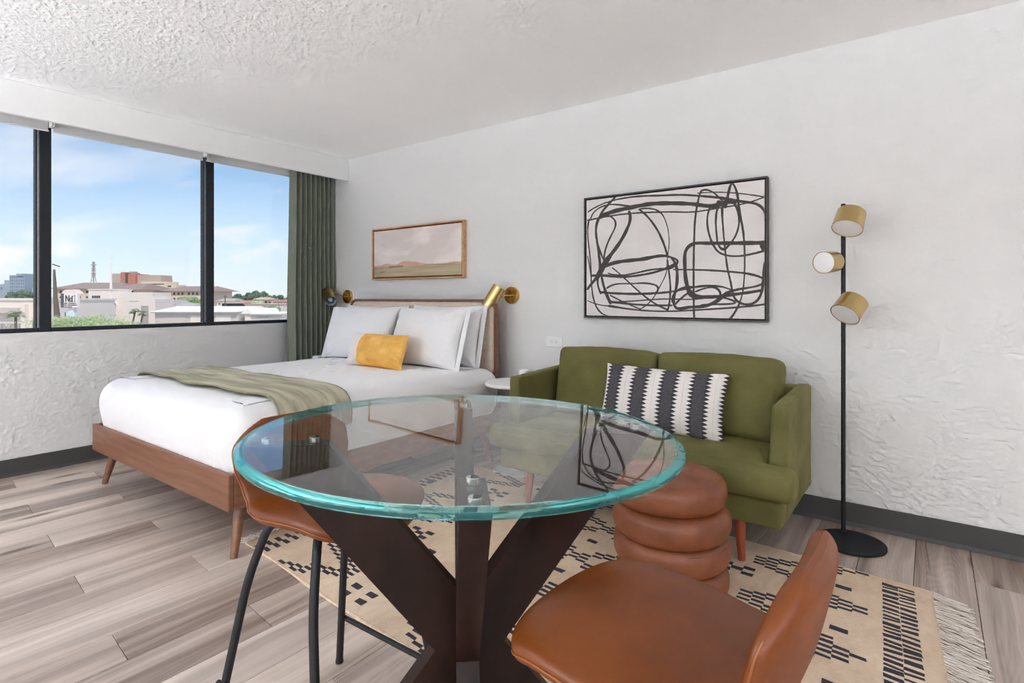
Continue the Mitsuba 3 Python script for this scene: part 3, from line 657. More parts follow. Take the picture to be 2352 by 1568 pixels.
STROKES = """
3.024,1.676,0.0341 3.099,1.696,0.0303 3.208,1.709,0.0298 3.348,1.719,0.029 3.481,1.71,0.0284 3.638,1.686,0.0245 3.752,1.672,0.03 3.799,1.685,0.0357 3.845,1.678,0.0236
2.916,1.71,0.0097 2.986,1.741,0.0096 3.099,1.767,0.0101 3.279,1.774,0.0131 3.415,1.764,0.014 3.545,1.753,0.0137 3.669,1.732,0.0134 3.787,1.707,0.0179 3.901,1.675,0.0163 3.972,1.65,0.0161 3.996,1.622,0.0137 4.002,1.565,0.0103
3.11,1.786,0.0175 3.062,1.744,0.0176 3.024,1.707,0.0177 3.001,1.668,0.0205
2.935,1.666,0.0097 2.978,1.718,0.0096 3.024,1.737,0.0102 3.121,1.738,0.0107 3.208,1.719,0.0159
2.912,1.654,0.0111 3.001,1.664,0.011 3.208,1.673,0.0106 3.348,1.668,0.0103 3.513,1.655,0.0094 3.626,1.646,0.0092 3.729,1.653,0.009 3.822,1.659,0.0083 3.999,1.693,0.008
3.638,1.753,0.0061 3.758,1.745,0.0066 3.873,1.725,0.007 3.999,1.692,0.008
2.924,1.66,0.0139 2.912,1.585,0.0097 2.92,1.494,0.0097 2.931,1.404,0.0097 2.938,1.279,0.0097
2.912,1.418,0.0083 2.928,1.348,0.0083 2.938,1.279,0.0083
2.994,1.661,0.0233 2.974,1.594,0.0165 2.982,1.511,0.0151 3.009,1.435,0.0137 3.032,1.386,0.0109
3.009,1.66,0.0109 3.092,1.657,0.0108 3.114,1.624,0.0134 3.092,1.559,0.0108 3.054,1.487,0.0136 3.032,1.386,0.0109
3.208,1.683,0.0198 3.215,1.643,0.0225 3.187,1.565,0.0239 3.143,1.495,0.0267 3.084,1.424,0.0297 3.024,1.345,0.0477 3.001,1.305,0.0411 2.955,1.251,0.0207 2.912,1.203,0.0167
2.974,1.587,0.0151 2.986,1.484,0.0151 3.001,1.387,0.0205 3.009,1.318,0.0342
3.279,1.69,0.0118 3.32,1.653,0.013 3.388,1.564,0.0141 3.435,1.465,0.0153 3.455,1.401,0.0139
3.272,1.693,0.0092 3.368,1.686,0.0116 3.415,1.658,0.0102 3.448,1.598,0.0063 3.464,1.527,0.0057 3.464,1.444,0.0057 3.455,1.369,0.0057 3.451,1.306,0.0063 3.415,1.224,0.0064 3.368,1.147,0.0064 3.279,1.075,0.0078
3.047,1.351,0.0272 3.18,1.377,0.0253 3.32,1.387,0.0259 3.415,1.399,0.0191 3.481,1.387,0.0126 3.519,1.36,0.0138 3.494,1.33,0.0151 3.415,1.32,0.0128 3.279,1.304,0.0118 3.062,1.303,0.0108
2.939,1.289,0.0138 3.009,1.291,0.0205 3.136,1.278,0.0161 3.279,1.285,0.0144 3.448,1.322,0.0165 3.507,1.348,0.0213
3.455,1.369,0.0139 3.461,1.331,0.0127 3.471,1.255,0.0114 3.474,1.179,0.0126 3.458,1.071,0.0114
3.481,1.381,0.0126 3.507,1.342,0.0188 3.516,1.273,0.0213 3.507,1.191,0.0188 3.494,1.122,0.0189 3.507,1.088,0.0188 3.576,1.088,0.0211 3.669,1.096,0.0207 3.741,1.123,0.024 3.776,1.153,0.0239
2.994,1.298,0.0165 2.986,1.243,0.0137 3.009,1.175,0.0178
3.016,1.277,0.0164 3.047,1.175,0.0231 3.077,1.114,0.027
3.005,1.182,0.0151 3.208,1.17,0.0172 3.382,1.173,0.0154 3.481,1.182,0.0126 3.576,1.2,0.0124 3.681,1.214,0.0158 3.776,1.207,0.0107 3.828,1.189,0.0095
3.077,1.12,0.0162 3.279,1.102,0.0131 3.481,1.1,0.0139
3.084,1.12,0.0095 3.313,1.131,0.0091 3.455,1.138,0.0089 3.638,1.138,0.0086 3.822,1.135,0.0118 3.845,1.124,0.0106 3.729,1.108,0.012 3.657,1.098,0.0122
3.069,1.093,0.0176 3.208,1.075,0.0119 3.382,1.064,0.0103 3.481,1.065,0.0101 3.669,1.077,0.011 3.845,1.091,0.0118 3.999,1.11,0.0126
3.092,1.336,0.0081 3.208,1.24,0.0106 3.348,1.128,0.0116 3.455,1.074,0.0127
3.054,1.208,0.0163 3.099,1.228,0.0108 3.223,1.234,0.0092 3.348,1.231,0.0129 3.395,1.211,0.0141 3.382,1.173,0.0115
3.077,1.161,0.0095 3.18,1.114,0.0106 3.279,1.077,0.0078
2.938,1.279,0.0097 2.947,1.182,0.0111 2.978,1.085,0.0124 3.121,1.027,0.0081
2.912,1.126,0.0069 3.024,1.096,0.0082 3.084,1.093,0.0081
4.004,1.444,0.0263 3.901,1.448,0.0257 3.787,1.454,0.0238 3.669,1.461,0.0219 3.601,1.456,0.0222 3.57,1.426,0.0223 3.561,1.365,0.0236 3.564,1.29,0.0248 3.576,1.215,0.0273 3.601,1.166,0.037 3.669,1.15,0.0244 3.758,1.153,0.0216 3.845,1.165,0.0212 3.929,1.176,0.0174 3.988,1.187,0.0172
3.776,1.697,0.0107 3.752,1.723,0.0108 3.717,1.754,0.0097 3.66,1.764,0.0122 3.645,1.729,0.0122 3.629,1.651,0.0135 3.617,1.486,0.0123 3.614,1.301,0.0135 3.614,1.178,0.0135 3.617,1.03,0.0135
3.711,1.667,0.0109 3.693,1.602,0.0121 3.699,1.529,0.0121 3.723,1.455,0.0133 3.758,1.405,0.0132 3.811,1.382,0.0107 3.901,1.38,0.0117 3.994,1.399,0.0137
3.752,1.657,0.0132 3.741,1.586,0.0132 3.747,1.49,0.0108 3.758,1.441,0.012 3.782,1.419,0.0179 3.811,1.438,0.0119 3.845,1.483,0.0106 3.867,1.552,0.0117 3.862,1.629,0.0153 3.845,1.666,0.0141
3.776,1.655,0.0155 3.782,1.535,0.0095 3.793,1.415,0.0107 3.805,1.314,0.0119 3.828,1.206,0.0118 3.85,1.136,0.0141 3.901,1.109,0.0152 3.956,1.124,0.0138 3.988,1.187,0.0172 3.996,1.279,0.0172 4.001,1.336,0.0091
3.793,1.659,0.0155 3.811,1.735,0.0166 3.833,1.785,0.0118 3.85,1.754,0.013 3.867,1.646,0.0164 3.884,1.551,0.014 3.895,1.457,0.0117 3.898,1.351,0.0093 3.895,1.246,0.0082 3.884,1.159,0.0082 3.856,1.083,0.0118 3.822,1.029,0.0166
3.494,1.314,0.0088 3.608,1.309,0.0099 3.729,1.301,0.012 3.845,1.289,0.0118 3.929,1.275,0.0139 3.988,1.253,0.0138
3.601,1.184,0.0148 3.545,1.147,0.0125 3.507,1.11,0.0138
3.487,1.122,0.0151 3.507,1.179,0.0151 3.557,1.206,0.0124 3.608,1.209,0.0123
3.626,1.181,0.0111 3.687,1.202,0.0097 3.752,1.195,0.0144 3.767,1.165,0.0144
3.776,1.153,0.0215 3.828,1.183,0.0177 3.912,1.2,0.0116 3.994,1.222,0.0126
3.989,1.428,0.0286 3.998,1.405,0.0229
3.758,1.686,0.0359 3.787,1.666,0.0179
"""
def brush(st):
    p = np.array([[float(a) for a in q.split(',')] for q in st.split()])
    s = np.r_[0, np.cumsum(np.linalg.norm(np.diff(p[:, :2], axis=0), axis=1))]
    n = max(8, int(s[-1] / .012)); ss = np.linspace(0, s[-1], n)
    xy = CubicSpline(s, p[:, :2])(ss) if len(p) > 2 else np.stack([np.interp(ss, s, p[:, i]) for i in (0, 1)], 1)
    w = np.interp(ss, s, p[:, 2]) * (.94 + .10 * np.sin(ss * 60 + p[0, 0] * 90))
    return unary_union([LineString(xy[i:i + 2]).buffer((w[i] + w[i + 1]) / 4 * .92, quad_segs=4) for i in range(n - 1)])
ink = unary_union([brush(l) for l in STROKES.strip().splitlines()]).intersection(Polygon([(AX0 + .017, AZ0 + .017), (AX1 - .017, AZ0 + .017), (AX1 - .017, AZ1 - .017), (AX0 + .017, AZ1 - .017)])).simplify(.0006)
obj('brush_strokes', cat(*[xz_prism(g, -.0348, -.0340) for g in getattr(ink, 'geoms', [ink])]), 'm_ink', apn, smooth=False, label='black brush lines')
po = thing('power_outlet', 'white double power outlet on the wall above the left end of the sofa', 'power outlet')
obj('cover_plate', box(2.566, 2.699, -.006, -.0005, .803, .876, .002), 'm_white_gloss', po)
for cx in (2.612, 2.652):
    rc = obj('receptacle', box(cx - .016, cx + .016, -.0085, -.0062, .824, .855, .001), 'm_white_satin', po)
    obj('slot', cat(box(cx - .008, cx - .001, -.0089, -.0085, .845, .847), box(cx - .008, cx - .001, -.0089, -.0085, .832, .834), box(cx + .005, cx + .009, -.0089, -.0085, .8375, .8415)), 'm_ext_dark', rc, smooth=False)
# ------------------------------------------------------------------ sofa
def soft(parts, length, fn=None, it=6):
    """Union of rounded solids, refined and relaxed, then displaced by fn(vertices, normals)."""
    M = None
    for p in parts:
        q = m3.Manifold(m3.Mesh(np.asarray(p.vertices, np.float32), np.asarray(p.faces, np.uint32)))
        M = q if M is None else M + q
    M = M.refine_to_length(length); r = M.to_mesh()
    m = trimesh.Trimesh(r.vert_properties[:, :3].astype(float), r.tri_verts, process=False)
    m.merge_vertices()
    if it: trimesh.smoothing.filter_taubin(m, iterations=it)
    if fn is not None:
        m.vertices = fn(np.array(m.vertices), np.array(m.vertex_normals))
    return m
def ballhull(pts, r, n=3):
    s = trimesh.creation.uv_sphere(1.0, count=[2 * n + 2, 4 * n]).vertices
    return hull(np.vstack([s * r + p for p in np.asarray(pts, float)]))
sofa = thing('sofa', 'olive green velvet two seat sofa with tapered wooden legs under the abstract painting', 'sofa')
SX0, SX1 = 2.752, 4.238
def vel(amp, f=7, seed=1):
    return lambda v, n: v + n * (amp * (meshkit.fbm(v * f, 3, seed) - .5))[:, None]
obj('base', soft([rbox(SX0 + .012, SX1 - .005, -.785, -.11, .187, .305, .016, 3)], .06, None, 0), 'm_velvet', sofa, smooth=40)
for s, xo in ((-1, SX0), (1, SX1)):
    def ax_(o): return xo - s * o
    pts = []
    for y, zt in ((-.668, .688), (-.11, .708)):
        pts += [[ax_(.018), y, .21], [ax_(.075), y, .21], [ax_(.018), y, zt - .018], [ax_(.048), y, zt - .018]]
    def chan(v, n, s=s, xo=xo):
        o = np.clip((np.abs(v[:, 0] - xo) < .012).astype(float), 0, 1) * np.clip((v[:, 1] + .655) / .02, 0, 1)
        v = v.copy(); v[:, 0] -= s * .0035 * o * (1 - np.abs(np.sin(v[:, 1] * math.pi / .085))) ** 2
        return v + n * (.004 * (meshkit.fbm(v * 8, 3, 2) - .5))[:, None]
    arm = soft([ballhull(pts, .0175)], .014, chan, 3)
    obj('arm', arm, 'm_velvet', sofa, smooth=True)
obj('back_frame', soft([rbox(SX0 + .03, SX1 - .03, -.205, -.10, .20, .705, .03, 3)], .06, None, 0), 'm_velvet', sofa, smooth=40)
def crown(v, n):
    cx = np.clip(1 - ((v[:, 0] - 3.5) / .72) ** 4, 0, 1); cy = np.clip(1 - ((v[:, 1] + .53) / .36) ** 4, 0, 1)
    top = np.clip((v[:, 2] - .37) / .05, 0, 1)
    v = v.copy(); v[:, 2] += .018 * cx * cy * top
    v[:, 1] -= .010 * np.clip(1 - ((v[:, 2] - .375) / .065) ** 2, 0, 1) * np.clip((-.78 - v[:, 1]) / .04, 0, 1)
    w = np.exp(-((v[:, 0] - 4.10) / .12) ** 2 - ((v[:, 1] + .55) / .16) ** 2) + .5 * np.exp(-((v[:, 0] - 2.92) / .12) ** 2 - ((v[:, 1] + .5) / .14) ** 2)
    v[:, 2] += .004 * np.sin(v[:, 0] * 150 + v[:, 1] * 60) * w * top
    return v + n * (.007 * (meshkit.fbm(v * 5, 3, 3) - .5))[:, None]
obj('seat_cushion', soft([rbox(2.842, 4.160, -.835, -.21, .308, .436, .040, 4), rbox(2.715, 4.288, -.838, -.690, .308, .436, .042, 4)], .022, crown, 8), 'm_velvet', sofa, smooth=True)
def box_cushion(cx, w, h, t, yb, zb, lean, seed):
    def puff(v, n):
        u, q = v[:, 0] / (w / 2), (v[:, 2] - h / 2) / (h / 2)
        b = np.clip(1 - u ** 4, 0, 1) * np.clip(1 - q ** 4, 0, 1)
        v = v.copy(); v[:, 1] += np.sign(v[:, 1]) * .028 * b * np.clip(np.abs(v[:, 1]) / (t / 2), 0, 1)
        v[:, 2] += .010 * np.clip(q, 0, 1) * np.cos(u * 1.4) - .006 * np.clip(q, 0, 1) * np.abs(u) ** 3
        return v + n * (.012 * (meshkit.fbm(v * 6 + seed, 3, seed) - .5))[:, None]
    m = soft([rbox(-w / 2, w / 2, -t / 2, t / 2, 0, h, .036, 4)], .022, puff, 6)
    return place(m, (cx, yb, zb), rx=lean)
for cx, sd in ((3.185, 5), (3.822, 6)):
    obj('back_cushion', box_cushion(cx, .636, .405, .150, -.315, .438, -.17, sd), 'm_velvet', sofa, smooth=True)
for x in (2.945, 4.055):
    for y in (-.735, -.17):
        lg = lathe([(0, 0), (.013, 0), (.0145, .003), (.0255, .178), (0, .178)], 28)
        dx, dy = (-.012 if x < 3.5 else .012), (-.012 if y < -.4 else .012)
        zb = .0095 if y < -.5 else 0.0
        obj('leg', align(lg, (-dx, -dy, .19), (x + dx, y + dy, zb)), 'm_legwood', sofa, label=None)
m, uv = pillow(.665, .335, .13, 60, .045, .006, 21)
pc = obj('patterned_cushion', place(place(m, (0, 0, .1675)), (3.590, -.525, .452), rx=-.30, rz=.03, ry=.02), 'm_aztec', smooth=True, uv=uv)
tag(pc, 'black and cream zigzag patterned lumbar cushion on the green sofa', 'cushion')
# ------------------------------------------------------------------ floor lamp
fl = thing('floor_lamp', 'black floor lamp with three brass shades beside the sofa', 'floor lamp')
LBX, LBY, PX, PY = 4.425, -.250, 4.383, -.150
obj('base', lathe([(0, 0), (.140, 0), (.142, .003), (.142, .010), (.140, .013), (0, .013)], 72, (LBX, LBY, 0)), 'm_black', fl)
obj('pole', cat(sweep([(PX, PY, .012), (PX, PY, 1.600)], .0098, 20), lathe([(0, .0131), (.016, .0131), (.016, .02), (.0105, .022), (0, .022)], 24, (PX, PY, 0))), 'm_blackmetal', fl)
def lamp_head(px, py, yoff, axis, D, L):
    c = at_px(px, py, PY - yoff); ax = axis / np.linalg.norm(axis)
    r0, r1 = D / 2 * .93, D / 2
    k = obj('shade', align(lathe([(0, -L / 2), (r0 - .004, -L / 2), (r0, -L / 2 + .004), (r1, L / 2), (r1 - .002, L / 2), (r0 - .003, -L / 2 + .008), (0, -L / 2 + .008)], 64), ax, c), 'm_brass', fl)
    obj('diffuser', align(lathe([(0, L / 2 - .014), (r1 - .0035, L / 2 - .014), (r1 - .003, L / 2 - .002), (r1 - .012, L / 2 + .001), (0, L / 2 + .003)], 64), ax, c), 'm_diffuser', k)
    q = c - ax * L * .30; d = np.array([PX, PY, q[2]]) - q
    obj('joint', sweep([q, q + d * .5, (PX, PY, q[2])], .0075, 12), 'm_blackmetal', fl)
lamp_head(1951, 506, .085, frame_axis(-.43, -.84, .33), .130, .098)
lamp_head(1904, 602, .075, frame_axis(-.85, -.08, .52), .106, .098)
lamp_head(1952, 706, .085, frame_axis(-.66, -.70, .28), .130, .098)
# ------------------------------------------------------------------ rug
RO = np.array([2.136, -1.945]); RU = np.array([math.cos(.075), -math.sin(.075)]); RV = np.array([-RU[1], RU[0]]) - .14 * RU
RL0, RL1, RW = .045, 2.700, 1.550
def rug_z(u, v):
    q = np.stack([u * 2.2, v * 2.2, u * 0], -1)
    return .0085 + .005 * np.clip((u - 1.9) / .5, 0, 1) * (meshkit.fbm(q, 2, 5)) + .0015 * meshkit.noise(q * 3, 2)
def rug_pt(u, v, dz=0.):
    u, v = np.asarray(u, float), np.asarray(v, float)
    e = .006 * np.sin(u * 5 + v * 2)
    xy = RO + u[..., None] * RU + (v + e * 0)[..., None] * RV
    return np.concatenate([xy, (rug_z(u, v) + dz)[..., None]], -1)
rug = thing('area_rug', 'cream woven rug with black zigzag checks and fringed ends under the table', 'rug')
U, V = np.meshgrid(np.linspace(RL0, RL1, 110), np.linspace(0, RW, 70), indexing='ij')
e0 = .006 * np.sin(U * 6) + .004 * np.sin(U * 17 + 1)
g = gridmesh(rug_pt(U, V + e0 * (V < .01) + e0 * .7 * (V > RW - .01)))
if g.vertex_normals[50][2] < 0: g.invert()
rm = sheet(np.array(g.vertices).reshape(110, 70, 3), .008) if True else g
if rm.volume < 0: rm.invert()
obj('weave', rm, 'm_rug', rug, smooth=40)
for vv_, wob in ((.001, .006), (RW - .001, 0.)):
    ul = np.linspace(RL0, RL1, 90)
    obj('selvedge', sweep(rug_pt(ul, np.full(90, vv_) + wob * np.sin(ul * 6), -.003), .0055, 6), 'm_rug', rug, smooth=True)
quads = []
def cell(u0, u1, v0, v1, skew=0.):
    j = rng.normal(0, .0012, 4)
    quads.append(rug_pt(np.array([u0, u1, u1, u0]) + j, np.array([v0 + skew * 0, v0 + skew, v1 + skew + j[0], v1 + j[1]]), .0008))
CU, CV = .0470, .0150
done = set()
def arm(u0, v0, u1, v1, rows=3):
    """A checkered arm from one point to another, on the weave's own grid of cells."""
    i0, i1 = sorted((int(math.floor(u0 / CU)), int(math.floor(u1 / CU))))
    for i in range(i0, i1 + 1):
        t = ((i + .5) * CU - u0) / (u1 - u0); vc = v0 + (v1 - v0) * min(max(t, 0), 1)
        end = min(t, 1.2) < .08
        for j in range(int(vc / CV) - 4, int(vc / CV) + 5):
            if (i + j) % 2 == 0 and abs((j + .5) * CV - vc) < (.9 if end else 2.05) * CV and (i, j) not in done:
                done.add((i, j)); cell(i * CU, (i + 1) * CU, j * CV, (j + 1) * CV)
per = .325
for k in range(-1, 6):
    for vt in (.2475 + k * per,):                       # right zigzag, tips at u = 2.475
        for s in (1, -1): arm(2.475, vt, 2.07, vt + s * per / 2, 2)
    vt = -.012 + k * per                                # left zigzag, tips at u = .295
    for s in (1, -1): arm(.295, vt, .70, vt + s * per / 2, 2)
    vx = .26 + k * per                                  # middle chain of diamonds
    for su in (1, -1):
        for sv in (1, -1): arm(1.395 + su * .26, vx + sv * per / 2, 1.395, vx, 2)
    cell(1.37, 1.42, vx + per / 2 - .013, vx + per / 2 + .013); cell(2.38, 2.435, vx + per / 2 - .05, vx + per / 2 - .024)
    for a, b in ((0, 0), (1, 1), (-1, 1), (1, -1), (-1, -1)):
        for uc in (.645, 2.02): cell(uc + a * CU - CU / 2, uc + a * CU + CU / 2, .605 + (k - 1) * per * 2 + b * .026 - .013, .605 + (k - 1) * per * 2 + b * .026 + .013)
    for uc in (.83, 1.92): cell(uc - .025, uc + .025, .19 + (k - 0) * per * .98 - .014, .19 + (k - 0) * per * .98 + .014)
for a, b in ((-.5, -.5), (.5, .5), (-.5, .5), (.5, -.5)):
    cell(.836 + a * .1 - .024, .836 + a * .1 + .024, .09 + b * .056 - .014, .09 + b * .056 + .014)
for c0, w in ((.112, .048), (.163, .048)):
    for i in range(64):
        v = .012 + i * .0245 + (.012 if c0 > .15 else 0)
        if i % 2 == 0 or rng.random() < .12: cell(c0, c0 + w, v, v + .021)
for c0, w, ph in ((2.537, .051, 0), (2.590, .050, .017)):
    v = .008 + ph
    while v < RW - .03:
        h = rng.choice([.011, .012, .014, .018, .023]); cell(c0, c0 + w, v, v + h, skew=rng.uniform(-.006, .006)); v += h + rng.choice([.012, .015, .018])
Q = np.array([q for q in quads if True])
keep = [(q[:, :2] - RO) for q in Q]
Qk = []
for q in Q:
    vv = (q[:, :2] - RO) @ np.array([-RU[1], RU[0]])
    if vv.min() > .004 and vv.max() < RW - .004: Qk.append(q)
Q = np.array(Qk); n = len(Q)
top = Q.reshape(-1, 3); bot = top - [0, 0, .0012]
vv = np.vstack([top, bot]); ff = []
for i in range(n):
    a = 4 * i; b = a + 4 * n
    ff += [[a, a + 1, a + 2], [a, a + 2, a + 3], [b, b + 2, b + 1], [b, b + 3, b + 2]]
    for p_, q_ in ((0, 1), (1, 2), (2, 3), (3, 0)): ff += [[a + p_, b + p_, a + q_], [a + q_, b + p_, b + q_]]
obj('woven_motif', trimesh.Trimesh(vv, np.array(ff), process=False), 'm_rugdark', rug, smooth=False, kind='stuff', label='black checked zigzag pattern of the rug')
def fringe(u0, sgn, lo, hi, seed):
    r = np.random.default_rng(seed); V, Fc = [], []
    for i in range(620):
        v0 = r.uniform(0.0, RW); L = r.uniform(lo, hi); dv = r.normal(0, .012) - .008; w = r.uniform(.0011, .002)
        n0 = len(V)
        for t in np.linspace(0, 1, 6):
            u = u0 + sgn * L * t; v = v0 + dv * t + .004 * math.sin(t * 6 + i)
            c = rug_pt(np.array(u), np.array(v)); c[2] = (.0075 + .004 * math.sin(t * 3 + i * 1.7)) * (1 - t) + .0022 + .004 * r.random() * (1 - .5 * t)
            V += [c + np.r_[RV * w, 0], c + np.r_[RV * 0, w * 1.4], c - np.r_[RV * w, 0]]
        for t in range(5):
            a = n0 + 3 * t
            for p_, q_ in ((0, 1), (1, 2), (2, 0)): Fc += [[a + p_, a + q_, a + 3 + q_], [a + p_, a + 3 + q_, a + 3 + p_]]
    return trimesh.Trimesh(np.array(V), np.array(Fc), process=False)
obj('fringe', fringe(RL1 - .004, 1, .075, .125, 31), 'm_fringe', rug, smooth=True, kind='stuff')
obj('fringe', fringe(RL0 + .004, -1, .05, .09, 32), 'm_fringe', rug, smooth=True, kind='stuff')
# ------------------------------------------------------------------ pouf: stacked leather rings
pf = thing('pouf', 'brown leather pouf of stacked padded rings between the sofa and the stools', 'pouf')
pcx, pcy = 3.900, -1.145
tiers = [(.012, .118, .214, (.006, .0)), (.121, .118, .222, (.002, .004)), (.231, .118, .224, (.004, -.004)), (.341, .120, .217, (-.006, .002))]
for q, (z0, h, r, (dx, dy)) in enumerate(tiers):
    prof = []
    for t in np.linspace(-.5, .5, 23):
        a = t * math.pi
        prof.append((r - .058 + .058 * math.cos(a) ** .80 if abs(t) < .5 else r - .058, z0 + h / 2 + h / 2 * (abs(math.sin(a)) ** .82) * np.sign(t)))
    topz = z0 + h
    prof = [(0, z0 + .002)] + [(r * .5, z0)] + prof + [(r * .6, topz + .004 if q == 3 else topz), (r * .3, topz + .009 if q == 3 else topz), (0, topz + .010 if q == 3 else topz)]
    m = lathe(prof, 96)
    v = np.array(m.vertices); ang = np.arctan2(v[:, 1], v[:, 0]); rr = np.hypot(v[:, 0], v[:, 1])
    d = .006 * (meshkit.fbm(np.stack([np.cos(ang) * 3, np.sin(ang) * 3, v[:, 2] * 14 + q * 5], -1), 4, q) - .5)
    v[:, 0] += d * np.cos(ang) * (rr > .02); v[:, 1] += d * np.sin(ang) * (rr > .02); v[:, 2] += d * .6 * (rr > .05)
    m.vertices = v; m.apply_translation((pcx + dx, pcy + dy, 0))
    k = obj('ring_cushion', m, 'm_pouf', pf, smooth=True)
    a = np.linspace(0, 2 * np.pi, 97)[:-1]; rs = r - .018 - .002; zs = z0 + h * (.83 if q < 3 else .86)
    def ringp(rad, z): return np.stack([pcx + dx + rad * np.cos(a), pcy + dy + rad * np.sin(a), np.full(96, z)], -1)
    obj('seam', sweep(ringp(r - .0105, z0 + h * .80), .0016, 6, closed=True), 'm_poufseam', k, smooth=True)
    for sa in (-2.05, .1, 2.2):
        p0 = np.array([pcx + dx + (r - .0105) * math.cos(sa), pcy + dy + (r - .0105) * math.sin(sa), z0 + h * .80]); p1 = np.array([pcx + dx + (r - .040) * math.cos(sa), pcy + dy + (r - .040) * math.sin(sa), z0 + h * .985])
        obj('join_seam', sweep([p0, (p0 + p1) / 2 + [.0016 * math.cos(sa), .0016 * math.sin(sa), .003], p1], .0018, 6), 'm_poufseam', k, smooth=True)
# ------------------------------------------------------------------ glass table
TC = np.array([3.949, -2.407]); TZ, TR, TT = .870, .437, .0165
ROLL = .024
tb = thing('glass_table', 'round glass counter table on crossed dark wood legs in the foreground', 'table')
RI = TR - .015
def tilted(m):
    v = np.array(m.vertices); v[:, 2] -= ROLL * (v[:, :2] @ RGT[:2]); m.vertices = v + [TC[0], TC[1], TZ]; return m
ring = [(RI, 0), (TR - .0105, 0), (TR - .0015, -.0045), (TR, -.0065), (TR, -.0120), (TR - .0022, -.0150), (TR - .006, -TT), (RI, -TT), (RI, 0)]
gl = lathe(ring[::-1], 160); gl.merge_vertices()
if gl.volume < 0: gl.invert()
scene[tb + '__edge'] = {**mikit.ply(tilted(gl), 'm_green', smooth=24), 'interior': {'type': 'homogeneous', 'albedo': rgb((.02, .80, .77)), 'sigma_t': rgb((.95, .42, .44)), 'scale': 55.0}}
labels[tb + '__edge'] = {'label': 'green polished glass edge'}
an = np.linspace(0, 2 * np.pi, 161)[:-1]; i_ = np.arange(160)
disc = trimesh.Trimesh(np.vstack([np.stack([RI * np.cos(an), RI * np.sin(an), an * 0 - .0004], 1), [[0, 0, -.0004]]]), np.stack([i_, (i_ + 1) % 160, i_ * 0 + 160], 1), process=False)
scene[tb + '__glass'] = mikit.ply(tilted(disc), 'm_tabletop', smooth=False)
labels[tb + '__glass'] = {'label': 'clear round glass table top'}
ZP = .8580
def plank(az, sgn):
    d = np.array([math.cos(az), math.sin(az), 0]); n_ = np.array([-d[1], d[0], 0]) * .0225
    zb = .0105
    P2 = [(-.415, zb), (-.272, zb), (.415, ZP), (.272, ZP)]
    bz = .0025
    pts = []
    for r_, z in P2:
        r_ *= sgn
        for s in (1, -1):
            pts.append(np.r_[TC, z] + d * r_ + n_ * s)
    pts = np.array(pts); pts[:, 2] -= ROLL * ((pts[:, :2] - TC) @ RGT[:2]) * (pts[:, 2] / ZP); c = pts.mean(0)
    # chamfered: hull of slightly shrunk copies
    e1 = d; e3 = np.array([0, 0, 1.])
    al = []
    for p in pts:
        q = p - c; s3 = np.sign(q @ n_)
        al += [p - n_ / .0225 * s3 * .002, p - np.array([0, 0, np.sign(q[2]) * .002]) - e1 * np.sign(q @ e1) * .0016]
    return hull(al)
AZ = (math.radians(51.8), math.radians(-46.8))
for az in AZ:
    for sg in (1, -1):
        k = obj('leg', plank(az, sg), 'm_darkwood', tb, smooth=False)
        for r_ in (.300, .386):
            p = TC + np.array([math.cos(az), math.sin(az)]) * r_ * sg
            dz = -ROLL * ((p - TC) @ RGT[:2]); zt = TZ - .0008
            obj('glass_pad', lathe([(0, ZP + .0002), (.0095, ZP + .0002), (.0105, ZP + .001), (.0105, zt - .001), (.0095, zt), (0, zt)], 28, (p[0], p[1], dz)), 'm_steel', k)
